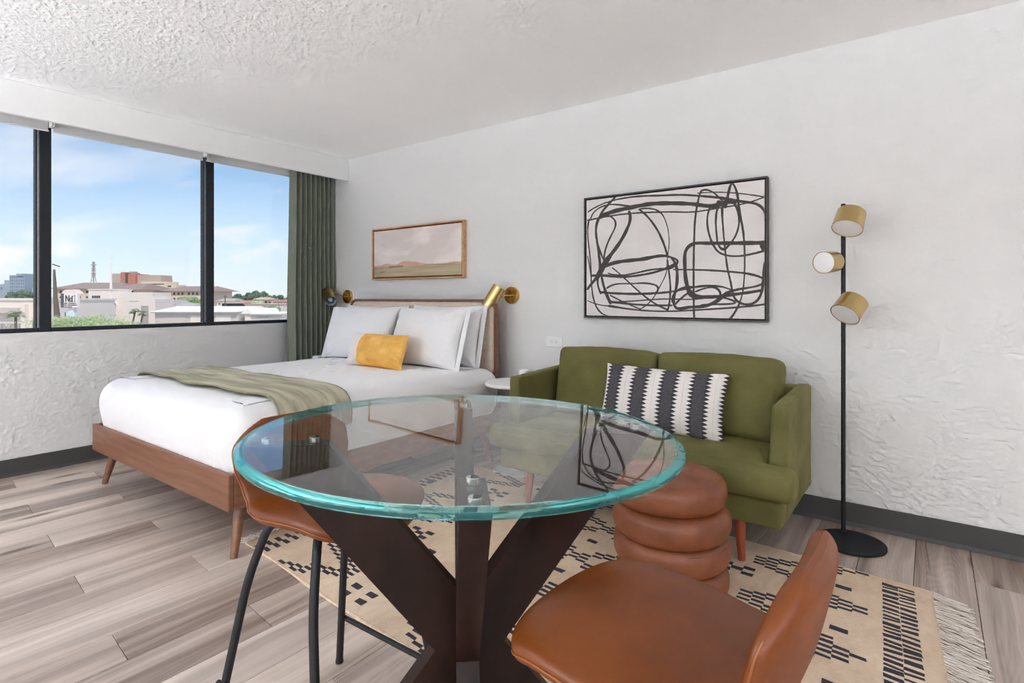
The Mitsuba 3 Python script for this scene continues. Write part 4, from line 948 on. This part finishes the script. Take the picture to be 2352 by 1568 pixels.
# ------------------------------------------------------------------ counter stools
def stool(loc, rz, lab):
    k = thing('counter_stool', lab, 'stool', 'cognac leather counter stools')
    ctr = np.array([(.206, .572), (.198, .597), (.166, .616), (.09, .622), (.0, .613), (-.085, .609), (-.132, .621), (-.162, .656), (-.180, .707), (-.192, .759), (-.199, .799), (-.202, .817)])
    wid = np.array([.150, .158, .172, .186, .189, .176, .160, .163, .174, .175, .173, .172])
    ss = np.r_[0, np.cumsum(np.linalg.norm(np.diff(ctr, axis=0), axis=1))]
    N = 110; q = np.linspace(0, ss[-1], N)
    C = CubicSpline(ss, ctr)(q); Wd = PchipInterpolator(ss, wid)(q)
    ef, eb_ = np.clip(1 - q / .075, 0, 1), np.clip(1 - (ss[-1] - q) / .080, 0, 1)
    Wd = Wd - .085 * ef ** 2 - .095 * eb_ ** 2
    tan = np.gradient(C, axis=0); tan /= np.linalg.norm(tan, axis=1, keepdims=True)
    nor = np.stack([tan[:, 1], -tan[:, 0]], 1); nor = nor / np.linalg.norm(nor, axis=1, keepdims=True)
    M = 56; ph = np.arange(M) * 2 * np.pi / M
    cs, sn = np.cos(ph), np.sin(ph)
    lat = np.sign(cs) * np.abs(cs) ** .62; nn = np.sign(sn) * np.abs(sn) ** .75
    rings = []
    for i in range(N):
        t = q[i] / ss[-1]
        endt = np.sin(np.clip(min(q[i], ss[-1] - q[i]) / .030, 0, 1) * np.pi / 2)
        th = (.029 - .0075 * np.clip((t - .42) / .14, 0, 1)) * (.22 + .78 * endt)
        back = np.clip((t - .58) / .12, 0, 1)
        x = lat * Wd[i]
        lift = (.010 * (1 - back) + .030 * back) * (np.abs(x) / .2) ** 2
        dome = 0.010 * (1 - np.abs(lat) ** 2) * (1 - back) * (sn > 0)
        off = nn * th + lift + dome
        f = C[i, 0] + nor[i, 0] * off; z = C[i, 1] + nor[i, 1] * off
        rings.append(np.stack([f, x, z], -1))
    P = np.array(rings)
    g = gridmesh(P, wrap=True); v = np.vstack([g.vertices, P[0].mean(0), P[-1].mean(0)]); n0 = len(v) - 2
    kk = np.arange(M); k2 = (kk + 1) % M
    f = np.vstack([g.faces, np.stack([kk * 0 + n0, k2, kk], 1), np.stack([kk * 0 + n0 + 1, (N - 1) * M + kk, (N - 1) * M + k2], 1)])
    sh = trimesh.Trimesh(v, f, process=False)
    if sh.volume < 0: sh.invert()
    obj('shell', place(sh, loc, rz=rz), 'm_cognac', k, smooth=60, label='cognac leather seat and back in one shell')
    for col in (0, M // 2):
        e = P[8:-10, col] + (P[8:-10, col] - P[8:-10].mean(1)) * .004
        obj('piping', place(sweep(e, .0020, 6), loc, rz=rz), 'm_stitch', k, smooth=True)
    for sf in (1, -1):
        for s in (1, -1):
            top = [(.030 * sf, .055 * s, .582), (.100 * sf, .112 * s, .572), (.137 * sf, .150 * s, .43), (.224 * sf, .196 * s, .004)]
            obj('leg', place(sweep(fillet_path(top, .06, 8), .0105, 14), loc, rz=rz), 'm_blackmetal', k, smooth=True)
            obj('foot_cap', place(lathe([(0, 0), (.0115, 0), (.012, .003), (.0115, .010), (0, .010)], 20), place(trimesh.Trimesh([[.224 * sf, .196 * s, 0]], []), loc, rz=rz).vertices[0]), 'm_black', k)
    for s in (1, -1):
        obj('footrest_bar', place(sweep([(-.212, .1885 * s, .155), (.212, .1885 * s, .155)], .0075, 12), loc, rz=rz), 'm_blackmetal', k, smooth=True)
    obj('footrest_bar', place(sweep([(.205, -.178, .155), (.205, .178, .155)], .0075, 12), loc, rz=rz), 'm_blackmetal', k, smooth=True)
    obj('seat_plate', place(box(-.10, .10, -.09, .09, .577, .590, .003), loc, rz=rz), 'm_blackmetal', k, smooth=False)
stool((3.462, -2.392, 0), .02, 'cognac leather counter stool by the foot of the bed, its seat under the glass table')
stool((4.407, -2.458, 0), 3.12, 'cognac leather counter stool nearest the camera, cut by the bottom edge of the photo')
# ------------------------------------------------------------------ outside, seen through the windows (a = sideways, d = distance, along the street grid)
GZ = -8.5
struct('ground', trimesh.Trimesh([[-3000, -3000, GZ], [3000, -3000, GZ], [3000, 3000, GZ], [-3000, 3000, GZ]], [[0, 1, 2], [0, 2, 3]], process=False), 'm_ext_ground', smooth=False)
def eb(a0, a1, d0, d1, z0, z1):
    m = box(a0, a1, d0, d1, z0, z1); v = np.array(m.vertices)
    xy = CAM[:2] + v[:, :1] * RGT[:2] + v[:, 1:2] * FWD[:2]
    m.vertices = np.c_[xy, v[:, 2]]
    if m.volume < 0: m.invert()
    return m
def ehull(pts):
    v = np.array(pts, float); return hull(np.c_[CAM[:2] + v[:, :1] * RGT[:2] + v[:, 1:2] * FWD[:2], v[:, 2]])
def building(lab, walls, m, roof=(), roof_m='m_ext_roof', cat_='building', panes=(), pane_m='m_ext_dark', extra=()):
    k = thing('building', lab, cat_)
    obj('wall', cat(*[eb(*w) for w in walls]), m, k, smooth=False)
    for r in roof: obj('roof', r if not isinstance(r, tuple) else eb(*r), roof_m, k, smooth=False)
    for p in panes: obj('window', eb(*p), pane_m, k, smooth=False)
    for nm, w, mm in extra: obj(nm, eb(*w), mm, k, smooth=False)
    return k
# white shop left of the left mullion
building('low white shop seen through the left window, with a grey band for its shaded recess', [(-96, -67.4, 80, 95, GZ, .96), (-69.6, -69.0, 79.3, 80, GZ, .2)], 'm_ext_white',
    panes=[(-73.3 + i * .62, -72.75 + i * .62, 79.85, 80.05, -3.6, -2.55) for i in range(6)], pane_m='m_ext_grey',
    extra=[('parapet', (-96, -67.2, 79.7, 95.2, .75, 1.02), 'm_ext_white'), ('shaded_recess', (-96, -69.6, 78.8, 80, -1.05, -.28), 'm_ext_shadegrey'), ('window', (-68.4, -67.9, 79.9, 80.05, -3.4, -2.6), 'm_ext_dark')])  # grey box stands for the shaded recess, its shade put into the colour
# white building in the middle window
building('white stepped building behind the square sign in the middle window', [(-92, -70.6, 110, 117, GZ, .89), (-83.1, -78.8, 109.9, 116, .5, 2.77), (-78.8, -75.6, 110, 116, .5, 1.92), (-75.6, -70.65, 110, 116, .5, 2.17), (-70.7, -69.9, 109.7, 115, GZ, .89)], 'm_ext_white',
    panes=[(-82.4 + i * .42, -82.1 + i * .42, 109.8, 110, .95, 1.5) for i in range(4)],
    extra=[('shaded_recess', (-84.0, -77.9, 108.8, 110, -1.75, -.31), 'm_ext_shadegrey'), ('parapet', (-84.2, -77.7, 108.6, 110, -.34, -.12), 'm_ext_white'), ('doorway', (-72.8, -71.4, 109.85, 110.1, -6, -.48), 'm_ext_grey'), ('window', (-90.2, -88.6, 109.9, 110.1, -3.4, -2.4), 'm_ext_dark'), ('parapet', (-83.2, -78.7, 109.7, 116.2, 2.65, 2.85), 'm_ext_white'), ('slot', (-82.0, -80.2, 109.9, 110.05, .30, .38), 'm_ext_grey'), ('slot', (-75.2, -73.4, 109.9, 110.05, .40, .48), 'm_ext_grey')])  # shadow band under the overhang painted as a grey box
# the sign
sg = thing('street_sign', 'square white street sign with dark lettering on a post in the middle window', 'sign')
obj('cabinet', cat(eb(-60.35, -58.2, 75, 75.4, -.19, 1.68)), 'm_ext_sign', sg, smooth=False)
obj('face', eb(-59.98, -58.2, 74.93, 75.01, -.19, 1.67), 'm_ext_sign', sg, smooth=False)
obj('side_face', eb(-60.40, -59.99, 74.95, 75.01, -.19, 1.67), 'm_ext_signside', sg, smooth=False)
obj('cap', ehull([(-60.42, 75, 1.68), (-58.2, 75, 1.68), (-59.9, 75, 2.2), (-58.9, 75, 2.25), (-60.42, 76.2, 1.68), (-58.2, 76.2, 1.68), (-59.9, 76.2, 2.2), (-58.9, 76.2, 2.25)]), 'm_ext_white', sg, smooth=False)
obj('post', eb(-59.7, -59.0, 75.3, 75.9, GZ, -.19), 'm_ext_white', sg, smooth=False)
def sign_text(s, a, z, h, bold=True, w=None):
    m = meshkit.text_mesh(s, h, .03, bold); v = np.array(m.vertices)
    if w: v[:, 0] *= w / v[:, 0].max()
    xy = CAM[:2] + (a + v[:, :1]) * RGT[:2] + (74.92 - v[:, 2:3]) * FWD[:2]
    return trimesh.Trimesh(np.c_[xy, z + v[:, 1]], m.faces, process=False)
obj('lettering', cat(sign_text('N', -59.84, .58, .86, w=.62), sign_text('d', -59.22, .58, .72, w=.36), sign_text('I', -58.86, .58, .80, w=.12), sign_text('I', -58.58, .58, .86, w=.13)), 'm_ext_dark', sg, smooth=False)
def sign_line(a0, z, h, runs):   # lines too small to read in the photograph: word shaped strokes
    return [eb(a0 + q, a0 + q + w, 74.89, 74.92, z, z + h) for q, w in runs]
obj('small_lettering', cat(*sign_line(-59.92, .31, .12, [(i * .115, .085) for i in (0, 1, 2, 3)] + [(i * .115, .085) for i in range(5, 14)]), *sign_line(-59.92, .07, .12, [(i * .115, .09) for i in (0, 1, 2)] + [(i * .115, .085) for i in range(4, 15)]), *sign_line(-59.92, -.16, .10, [(i * .12, .09) for i in range(9)])), 'm_ext_dark', sg, smooth=False)
obj('message_board', eb(-59.45, -58.3, 74.6, 75, -1.45, -.83), 'm_ext_cyan', sg, smooth=False); obj('board_side', eb(-59.62, -59.44, 74.65, 75, -1.45, -.83), 'm_ext_dark', sg, smooth=False)
# apartment blocks with hipped brown roofs
def hip(a0, a1, d0, d1, z0, z1, inset):
    return ehull([(a0, d0, z0), (a1, d0, z0), (a1, d1, z0), (a0, d1, z0), (a0 + inset, (d0 + d1) / 2, z1), (a1 - inset, (d0 + d1) / 2, z1)])
def apt_panes(a0, a1, step, zs, d, w=.9, h=1.1):
    out = []
    i = 0; a = a0
    while a < a1:
        for z in zs: out.append((a, a + w, d - .12, d + .05, z, z + h))
        a += step * (1.0 if i % 3 else 1.6); i += 1
    return out
building('long beige apartment block with a brown hipped roof behind the white building', [(-212, -183, 260, 280, GZ, 5.2)], 'm_ext_beige', [hip(-213.5, -181.5, 258, 284, 5.2, 8.3, 6)], panes=apt_panes(-210, -185, 3.4, (3.2, .6), 260))
building('middle beige apartment block with a brown roof right of the tall utility pole', [(-179.8, -166.6, 250, 275, GZ, 4.6)], 'm_ext_beige', [hip(-181.2, -165.2, 248, 278, 4.6, 7.7, 5)], panes=apt_panes(-179, -167.5, 2.5, (3.0, .4), 250))
building('beige apartment block with rows of small windows next to the right mullion', [(-163, -141, 262, 282, GZ, 4.1)], 'm_ext_beige', [hip(-164.8, -138, 260, 284, 4.1, 6.6, 5)], panes=apt_panes(-161.5, -142, 1.9, (2.4, -.1, -2.6), 262))
# towers and blocks far away
k = building('blue grey high rise tower far away in the left window', [(-808, -783.8, 900, 925, GZ, 37.0), (-795, -785, 898, 920, 36, 39.5), (-818, -808, 902, 922, GZ, 29)], 'm_ext_tower',
    panes=[(-806.5 + 2.9 * i, -805.1 + 2.9 * i, 899.6, 900.1, 6 + 5.2 * j, 9.4 + 5.2 * j) for i in range(8) for j in range(6)], pane_m='m_ext_towerpane')
building('low pale block left of the far tower', [(-845, -818.5, 905, 925, GZ, 22.8)], 'm_ext_tower', panes=[(-842 + 4 * i, -840 + 4 * i, 904.6, 905.1, 14, 18) for i in range(5)], pane_m='m_ext_towerpane')
building('small blue and white block beside the left mullion', [(-771.5, -760, 900, 915, GZ, 17.0)], 'm_ext_tower', panes=[(-769, -764, 899.6, 900.1, 6, 15)], pane_m='m_ext_white')
building('red brick hospital block stepping down behind the apartment roofs', [(-429, -418, 600, 625, GZ, 26.8), (-402.6, -377.5, 602, 622, GZ, 25.2), (-390, -376, 600, 620, GZ, 21.5)], 'm_ext_taupe',
    panes=[(-427.5 + 3.0 * i, -425.8 + 3.0 * i, 599.7, 600.1, 16 + 2.6 * j, 17.5 + 2.6 * j) for i in range(3) for j in range(4)] + [(-400 + 2.6 * i, -398.6 + 2.6 * i, 601.7, 602.1, 20 + 2.6 * j, 21.3 + 2.6 * j) for i in range(8) for j in range(2)], pane_m='m_ext_grey',
    extra=[('brick_wing', (-418, -413.4, 598, 622, GZ, 28.2), 'm_ext_brick'), ('brick_wing', (-410.5, -402.6, 598.5, 622, GZ, 26.4), 'm_ext_brick'), ('recess', (-413.4, -410.5, 599, 622, GZ, 27), 'm_ext_dark'), ('plant_room', (-413, -409, 604, 612, 26, 29.2), 'm_ext_grey')])
building('low cream block with a flat roof between hospital and apartments', [(-265, -247, 400, 415, GZ, 12.5), (-247.5, -240, 400, 412, GZ, 10.2)], 'm_ext_beige', panes=[(-262, -248.5, 399.8, 400.1, 10.4, 11.0), (-246, -243.5, 399.8, 400.1, 8.6, 9.6)])
# sheds, houses
building('long white roofed warehouse at the bottom of the window', [(-57.4, -44.0, 90, 104, GZ, -1.15)], 'm_ext_shadegrey', [ehull([(-57.9, 89.4, -1.15), (-43.8, 89.4, -1.15), (-43.8, 105, -1.15), (-57.9, 105, -1.15), (-57.9, 97, -.35), (-43.8, 97, -.35)])], 'm_ext_roofwhite',
    panes=[(-56.7 + i * .72, -56.45 + i * .72, 89.9, 90.05, -3.25, -3.12) for i in range(9)], extra=[('roller_door', (-56.2, -52.4, 89.93, 90.05, -4.4, -1.6), 'm_ext_shadegrey'), ('roller_door', (-51.6, -49.6, 89.9, 90.05, -4.4, -1.75), 'm_ext_white'), ('roller_door', (-47.6, -45.2, 89.9, 90.05, -4.4, -1.7), 'm_ext_white'), ('gutter', (-57.6, -44.0, 89.2, 89.5, -1.32, -1.15), 'm_ext_grey')])
building('white gabled shed right of the warehouse', [(-43.2, -37.3, 90.5, 100, GZ, -1.55)], 'm_ext_white', [ehull([(-43.7, 90, -1.5), (-41.5, 90, -1.45), (-42.6, 90, -.68), (-43.7, 101, -1.5), (-41.5, 101, -1.45), (-42.6, 101, -.68)]), (-42.1, -37.0, 90, 101, -1.55, -1.38)], 'm_ext_roofwhite', extra=[('gutter', (-42, -37.1, 89.9, 90.4, -1.72, -1.60), 'm_ext_grey'), ('vent', (-41.2, -39.4, 90.4, 90.6, -2.1, -2.0), 'm_ext_grey')])
building('small white house with a grey gable roof beside the white building', [(-75.9, -73.6, 120, 128, GZ, -.3)], 'm_ext_white', [ehull([(-76.2, 119.6, -.25), (-73.2, 119.6, -.45), (-75.2, 119.6, .62), (-76.2, 129, -.25), (-73.2, 129, -.45), (-75.2, 129, .62)]), ehull([(-73.4, 119.2, -.95), (-68.4, 119.2, -1.05), (-72.6, 124, -.05), (-69.5, 124, -.1), (-73.4, 129, -.95), (-68.4, 129, -1.05)])], 'm_ext_grey', panes=[(-75.0, -74.7, 119.9, 120.05, -.8, -.4)])
building('long dark roofed shed in the right window', [(-77.7, -71.4, 150, 160, GZ, -.45)], 'm_ext_dark', [(-78.4, -71.2, 148.6, 161, -.46, -.02)], 'm_ext_taupe')
building('white flat roofed building at the right edge of the view', [(-62, -53.5, 130, 142, GZ, -.47)], 'm_ext_white', [(-62.2, -53.3, 129.7, 142.2, -.5, -.30)], 'm_ext_taupe', panes=[(-61 + 1.6 * i, -60.3 + 1.6 * i, 129.9, 130.05, -1.4, -.9) for i in range(4)])
for q, (a0, a1, z1, mr, lab) in enumerate(((-116, -109.2, .3, 'm_ext_grey', 'grey roofed house left in the right window, below the tree line'), (-108.2, -102.9, -.35, 'm_ext_redroof', 'red roofed house in the right window'), (-101.6, -96.2, .8, 'm_ext_taupe', 'pale house behind the bushes in the right window'), (-95, -88, -.1, 'm_ext_redroof', 'pink roofed house at the right edge, below the tree line'))):
    building(lab, [(a0, a1, 220 + q, 228, GZ, z1 - .5)], 'm_ext_white', [hip(a0 - .4, a1 + .4, 219, 230, z1 - .5, z1 + .45, 1.0)], mr, panes=[(a0 + .7 + 1.5 * i, a0 + 1.4 + 1.5 * i, 219.8 + q, 220.1 + q, z1 - 1.9, z1 - 1.1) for i in range(4)])
# trees
def blob_tree(a, d, z0, z1, rad, m, lab, cat_='tree', group=None, seed=0, trunk=True, n=26, card=160, size=.5):
    k = thing('tree' if cat_ == 'tree' else 'bush', lab, cat_, group)
    r = np.random.default_rng(seed); V, Fc = [], []
    hgt = z1 - z0
    for i in range(n):
        th = r.uniform(0, 2 * np.pi); rr = rad * r.random() ** .5; zz = z0 + hgt * (.25 + .75 * r.random() * (1 - .45 * (rr / rad) ** 2))
        ico = trimesh.creation.icosphere(subdivisions=2, radius=1.0); vv = np.array(ico.vertices)
        s = rad * r.uniform(.28, .46); vv *= (1 + .55 * (meshkit.noise(vv * 2.3 + i * 3.1, seed) - .5) + .5 * (meshkit.noise(vv * 6 + i, seed + 1) - .5))[:, None]
        vv = vv * [s, s, min(s, hgt * .34) * .9] + [rr * math.cos(th), rr * math.sin(th), zz - s * .3]
        Fc.append(np.array(ico.faces) + sum(len(x) for x in V)); V.append(vv)
    v = np.vstack(V); v[:, 2] = np.minimum(v[:, 2], z1)
    xy = CAM[:2] + (a + v[:, :1]) * RGT[:2] + (d + v[:, 1:2]) * FWD[:2]
    obj('foliage', trimesh.Trimesh(np.c_[xy, v[:, 2]], np.vstack(Fc), process=False), m, k, smooth=False)
    c = CAM[:2] + a * RGT[:2] + d * FWD[:2]
    obj('trunk', sweep([(c[0], c[1], GZ), (c[0] + .1, c[1], (GZ + z0) / 2), (c[0], c[1], z0 + hgt * .3)], [rad * .10, rad * .08, rad * .05], 8), 'm_ext_trunk', k)
for q, (a, z1, rad, lab) in enumerate(((-204, 4.0, 4.0, 'dark green tree at the left edge of the left window, behind the shop'), (-197.5, 4.6, 4.2, 'tallest dark green tree under the far tower'), (-191.5, 3.6, 3.2, 'rounded dark tree right of the far tower'), (-186.6, 2.2, 2.4, 'low dark tree beside the left mullion'))):
    blob_tree(a, 216 + 9 * (q % 2), -4, z1, rad, 'm_leafdark', lab, seed=40 + q)
for q, (a, z1, rad) in enumerate(((-184.5, 5.0, 2.6), (-179.5, 3.2, 2.8), (-175, 3.6, 2.8), (-170.5, 4.4, 2.9), (-166, 3.4, 2.8), (-161.0, 5.6, 3.0), (-155.5, 5.6, 3.2), (-150.5, 4.2, 3.0), (-145.5, 4.0, 3.0), (-140.5, 3.2, 3.0), (-135.5, 3.6, 3.0))):
    blob_tree(a, 340 + 22 * (q % 2), -3, z1, rad, 'm_leafdark', 'dark trees of the far tree line in the right window', group='trees of the far tree line', seed=60 + q, n=18)
blob_tree(-92, 160, -3.5, 1.35, 3.6, 'm_leaf', 'broad green tree in front of the beige apartments', seed=81)
blob_tree(-98.5, 168, -3.5, .35, 3.2, 'm_leafdark', 'dark tree in front of the apartments, right of the white building', seed=82)
blob_tree(-89.2, 150, -4.5, -.9, 2.4, 'm_leafdark', 'dark bush beside the right mullion', 'bush', seed=83)
blob_tree(-64.5, 142, -3.5, .35, 1.7, 'm_leafpale', 'light green tree in the middle of the right window', seed=84)
blob_tree(-59.5, 119, -4.5, -1.0, 1.8, 'm_leafdark', 'dark tree in front of the white flat roofed building', seed=85)
blob_tree(-52.8, 122, -6.0, -.6, 2.6, 'm_leaf', 'green tree against the curtain at the right end of the view', seed=86)
blob_tree(-38.0, 84, -6, -2.2, 1.8, 'm_leafpale', 'bright green bush by the shed at the right end of the view', 'bush', seed=87)
# leafy acacia in front, at the sill
def acacia():
    k = thing('tree', 'pale green feathery tree crown just above the sill of the middle window', 'tree')
    r = np.random.default_rng(91); V, Fc = [], []
    branches = []
    for i in range(520):
        a = r.uniform(-28.7, -24.2); top = -.05 - .55 * abs((a + 27.0) / 3.0) ** 1.3; z = top - abs(r.normal(0, .45)); d = 35 + r.normal(0, 1.1)
        for c in range(14):
            o = np.array([a + r.normal(0, .22), d + r.normal(0, .22), z + r.normal(0, .07)]); e1 = r.normal(size=3); e1 /= np.linalg.norm(e1); e2 = np.cross(e1, r.normal(size=3)); e2 /= np.linalg.norm(e2)
            s = r.uniform(.03, .07); n0 = len(V)
            V += [o - e1 * s * 1.6, o + e2 * s * .5, o + e1 * s * 1.6, o - e2 * s * .5]; Fc += [[n0, n0 + 1, n0 + 2], [n0, n0 + 2, n0 + 3]]
    v = np.array(V); xy = CAM[:2] + v[:, :1] * RGT[:2] + v[:, 1:2] * FWD[:2]
    obj('foliage', trimesh.Trimesh(np.c_[xy, v[:, 2]], np.array(Fc), process=False), 'm_leafpale', k, smooth=False)
    tr = [W(-26.6, 35, GZ), W(-26.5, 35, -4), W(-26.8, 35, -1.2)]; obj('trunk', sweep(tr, [.22, .16, .07], 8), 'm_ext_trunk', k)
    for q, (a, z) in enumerate(((-28.2, -.7), (-27.4, -.4), (-25.9, -.6), (-25.0, -.75))):
        obj('branch', sweep([W(-26.5, 35, -4 + q * .3), W((a - 26.5) / 2, 35.2, -2.2), W(a, 35.1, z)], [.09, .06, .02], 6), 'm_ext_trunk', k)
acacia()
# palms
def palm(a, d, z, rad, lean, lab, seed, th=.16):
    k = thing('palm_tree', lab, 'palm tree')
    r = np.random.default_rng(seed)
    tp = W(a, d, z); pts = [W(a - lean, d, GZ), W(a - lean * .9, d, (GZ + z) / 2), W(a - lean * .25, d, z - rad * .8), tp]
    obj('trunk', sweep(smooth_path(pts, 16), np.linspace(th * 1.15, th * .8, 16), 10), 'm_ext_trunk', k)
    V, Fc = [], []
    for i in range(34):
        az = r.uniform(0, 2 * np.pi); el = r.uniform(-.35, 1.2); L = rad * r.uniform(.8, 1.1)
        hd = np.array([math.cos(az), math.sin(az), 0]); sd = np.array([-hd[1], hd[0], 0])
        for b in range(9):
            sp = (b - 4) / 4 * .55; base = tp + hd * L * .45 * math.cos(el) + np.array([0, 0, L * .45 * math.sin(el)])
            dirn = hd * math.cos(sp) + sd * math.sin(sp); end = base + dirn * L * .6 * math.cos(el * .5) + np.array([0, 0, L * (.30 * math.sin(el) - .32)])
            n0 = len(V); w = L * .035
            V += [base - sd * w, base + sd * w, (base + end) / 2 + sd * w + [0, 0, L * .06], end, (base + end) / 2 - sd * w + [0, 0, L * .06]]
            Fc += [[n0, n0 + 1, n0 + 2], [n0, n0 + 2, n0 + 4], [n0 + 4, n0 + 2, n0 + 3]]
        n0 = len(V); w = L * .02; base = tp + hd * L * .45 * math.cos(el) + np.array([0, 0, L * .45 * math.sin(el)])
        V += [tp - sd * w, tp + sd * w, base]; Fc += [[n0, n0 + 1, n0 + 2]]
    obj('fronds', trimesh.Trimesh(np.array(V), np.array(Fc), process=False), 'm_palm', k, smooth=False)
palm(-62.05, 70, -.95, 1.05, .0, 'palm tree in front of the shop in the left window', 1)
palm(-75.97, 100, -2.0, .75, .1, 'smallest palm, right of the square sign', 2, .13)
palm(-71.75, 100, -1.9, .95, -.1, 'palm behind the twin headed street lamp', 3, .15)
palm(-67.3, 100, -1.35, 1.05, .75, 'left one of the two leaning palms by the white doorway', 4, .17)
palm(-65.9, 100, -1.75, 1.0, .75, 'right one of the two leaning palms by the white doorway', 5, .17)
# poles, mast, lamp
def pole(lab, cat_, pts, rad, arms, m='m_ext_pole', arm_r=.05):
    k = thing('utility_pole' if 'pole' in cat_ else 'mast', lab, cat_)
    obj('shaft', sweep([W(*p) for p in pts], rad, 10), m, k)
    for (a0, z0, a1, z1, d) in arms: obj('crossarm', sweep([W(a0, d, z0), W(a1, d, z1)], arm_r, 6), m, k)
    return k
pole('leaning wooden utility pole close to the left mullion', 'utility pole', [(-36.35, 45, GZ), (-36.5, 45, -1.0), (-36.7, 45, 1.2), (-36.80, 45, 3.4)], [.33, .24, .15, .08], [(-36.95, 3.83, -36.36, 3.63, 45)], 'm_ext_trunk', .045)
pole('tall white utility pole in front of the apartment roofs', 'utility pole', [(-107.43, 150, GZ), (-107.43, 150, 2.4), (-107.43, 150, 7.4), (-107.43, 150, 12.9)], [.46, .40, .20, .07], [(-107.9, 12.05, -107.0, 11.9, 150), (-107.9, 10.1, -107.0, 9.9, 150), (-107.95, 7.6, -106.9, 7.3, 150)], 'm_ext_sign', .06)
pole('thin dark utility pole in the right window', 'utility pole', [(-51.24, 100, GZ), (-51.24, 100, 1.54)], [.11, .08], [(-51.7, 1.35, -50.8, 1.35, 100)], 'm_ext_dark', .04)
pole('leaning pole near the curtain in the right window', 'utility pole', [(-41.2, 100, GZ), (-41.3, 100, -2.5), (-41.9, 100, 1.15)], [.14, .12, .07], [(-42.3, .95, -41.5, .9, 100)], 'm_ext_pole', .04)
lt = thing('mast', 'lattice transmission mast behind the apartment roofs', 'transmission tower')
legs = [(-1, -1), (1, -1), (1, 1), (-1, 1)]
for sx, sy in legs: obj('leg', sweep([W(-224.2 + sx * 1.6, 300 + sy * 1.6, GZ), W(-224.2 + sx * 1.0, 300 + sy, 8), W(-224.2 + sx * .42, 300 + sy * .42, 13), W(-224.2 + sx * .35, 300 + sy * .35, 20)], .11, 5), 'm_ext_pole', lt)
for z, w in ((9.5, .9), (11.2, .7), (13, .45), (15, .42), (17, .4), (19, .38)):
    obj('brace', cat(*[sweep([W(-224.2 + a[0] * w, 300 + a[1] * w, z), W(-224.2 + b[0] * w * .8, 300 + b[1] * w * .8, z + 1.6)], .06, 4) for a, b in zip(legs, legs[1:] + legs[:1])]), 'm_ext_pole', lt)
for z, w in ((18.6, 1.5), (16.7, 1.2), (15.5, 1.2), (14.0, 1.3), (12.9, 1.1)): obj('crossarm', eb(-224.2 - w, -224.2 + w, 299.8, 300.2, z - .22, z + .22), 'm_ext_grey', lt, smooth=False)
sl = thing('street_lamp', 'twin headed street lamp in front of the white building', 'street lamp')
obj('post', sweep([W(-67.81, 95, GZ), W(-67.81, 95, -.55)], .07, 8), 'm_ext_pole', sl)
for s in (-1, 1):
    h_ = obj('head', ehull([(-67.81 + s * .18, 94.8, -.12), (-67.81 + s * .42, 94.8, -.02), (-67.81 + s * .40, 94.8, .16), (-67.81 + s * .22, 94.8, .10), (-67.81 + s * .18, 95.2, -.12), (-67.81 + s * .42, 95.2, -.02), (-67.81 + s * .40, 95.2, .16), (-67.81 + s * .22, 95.2, .10)]), 'm_ext_dark', sl, smooth=False)
    obj('bracket', sweep([W(-67.81, 95, -.55), W(-67.81 + s * .28, 95, -.06)], .035, 5), 'm_ext_pole', sl)
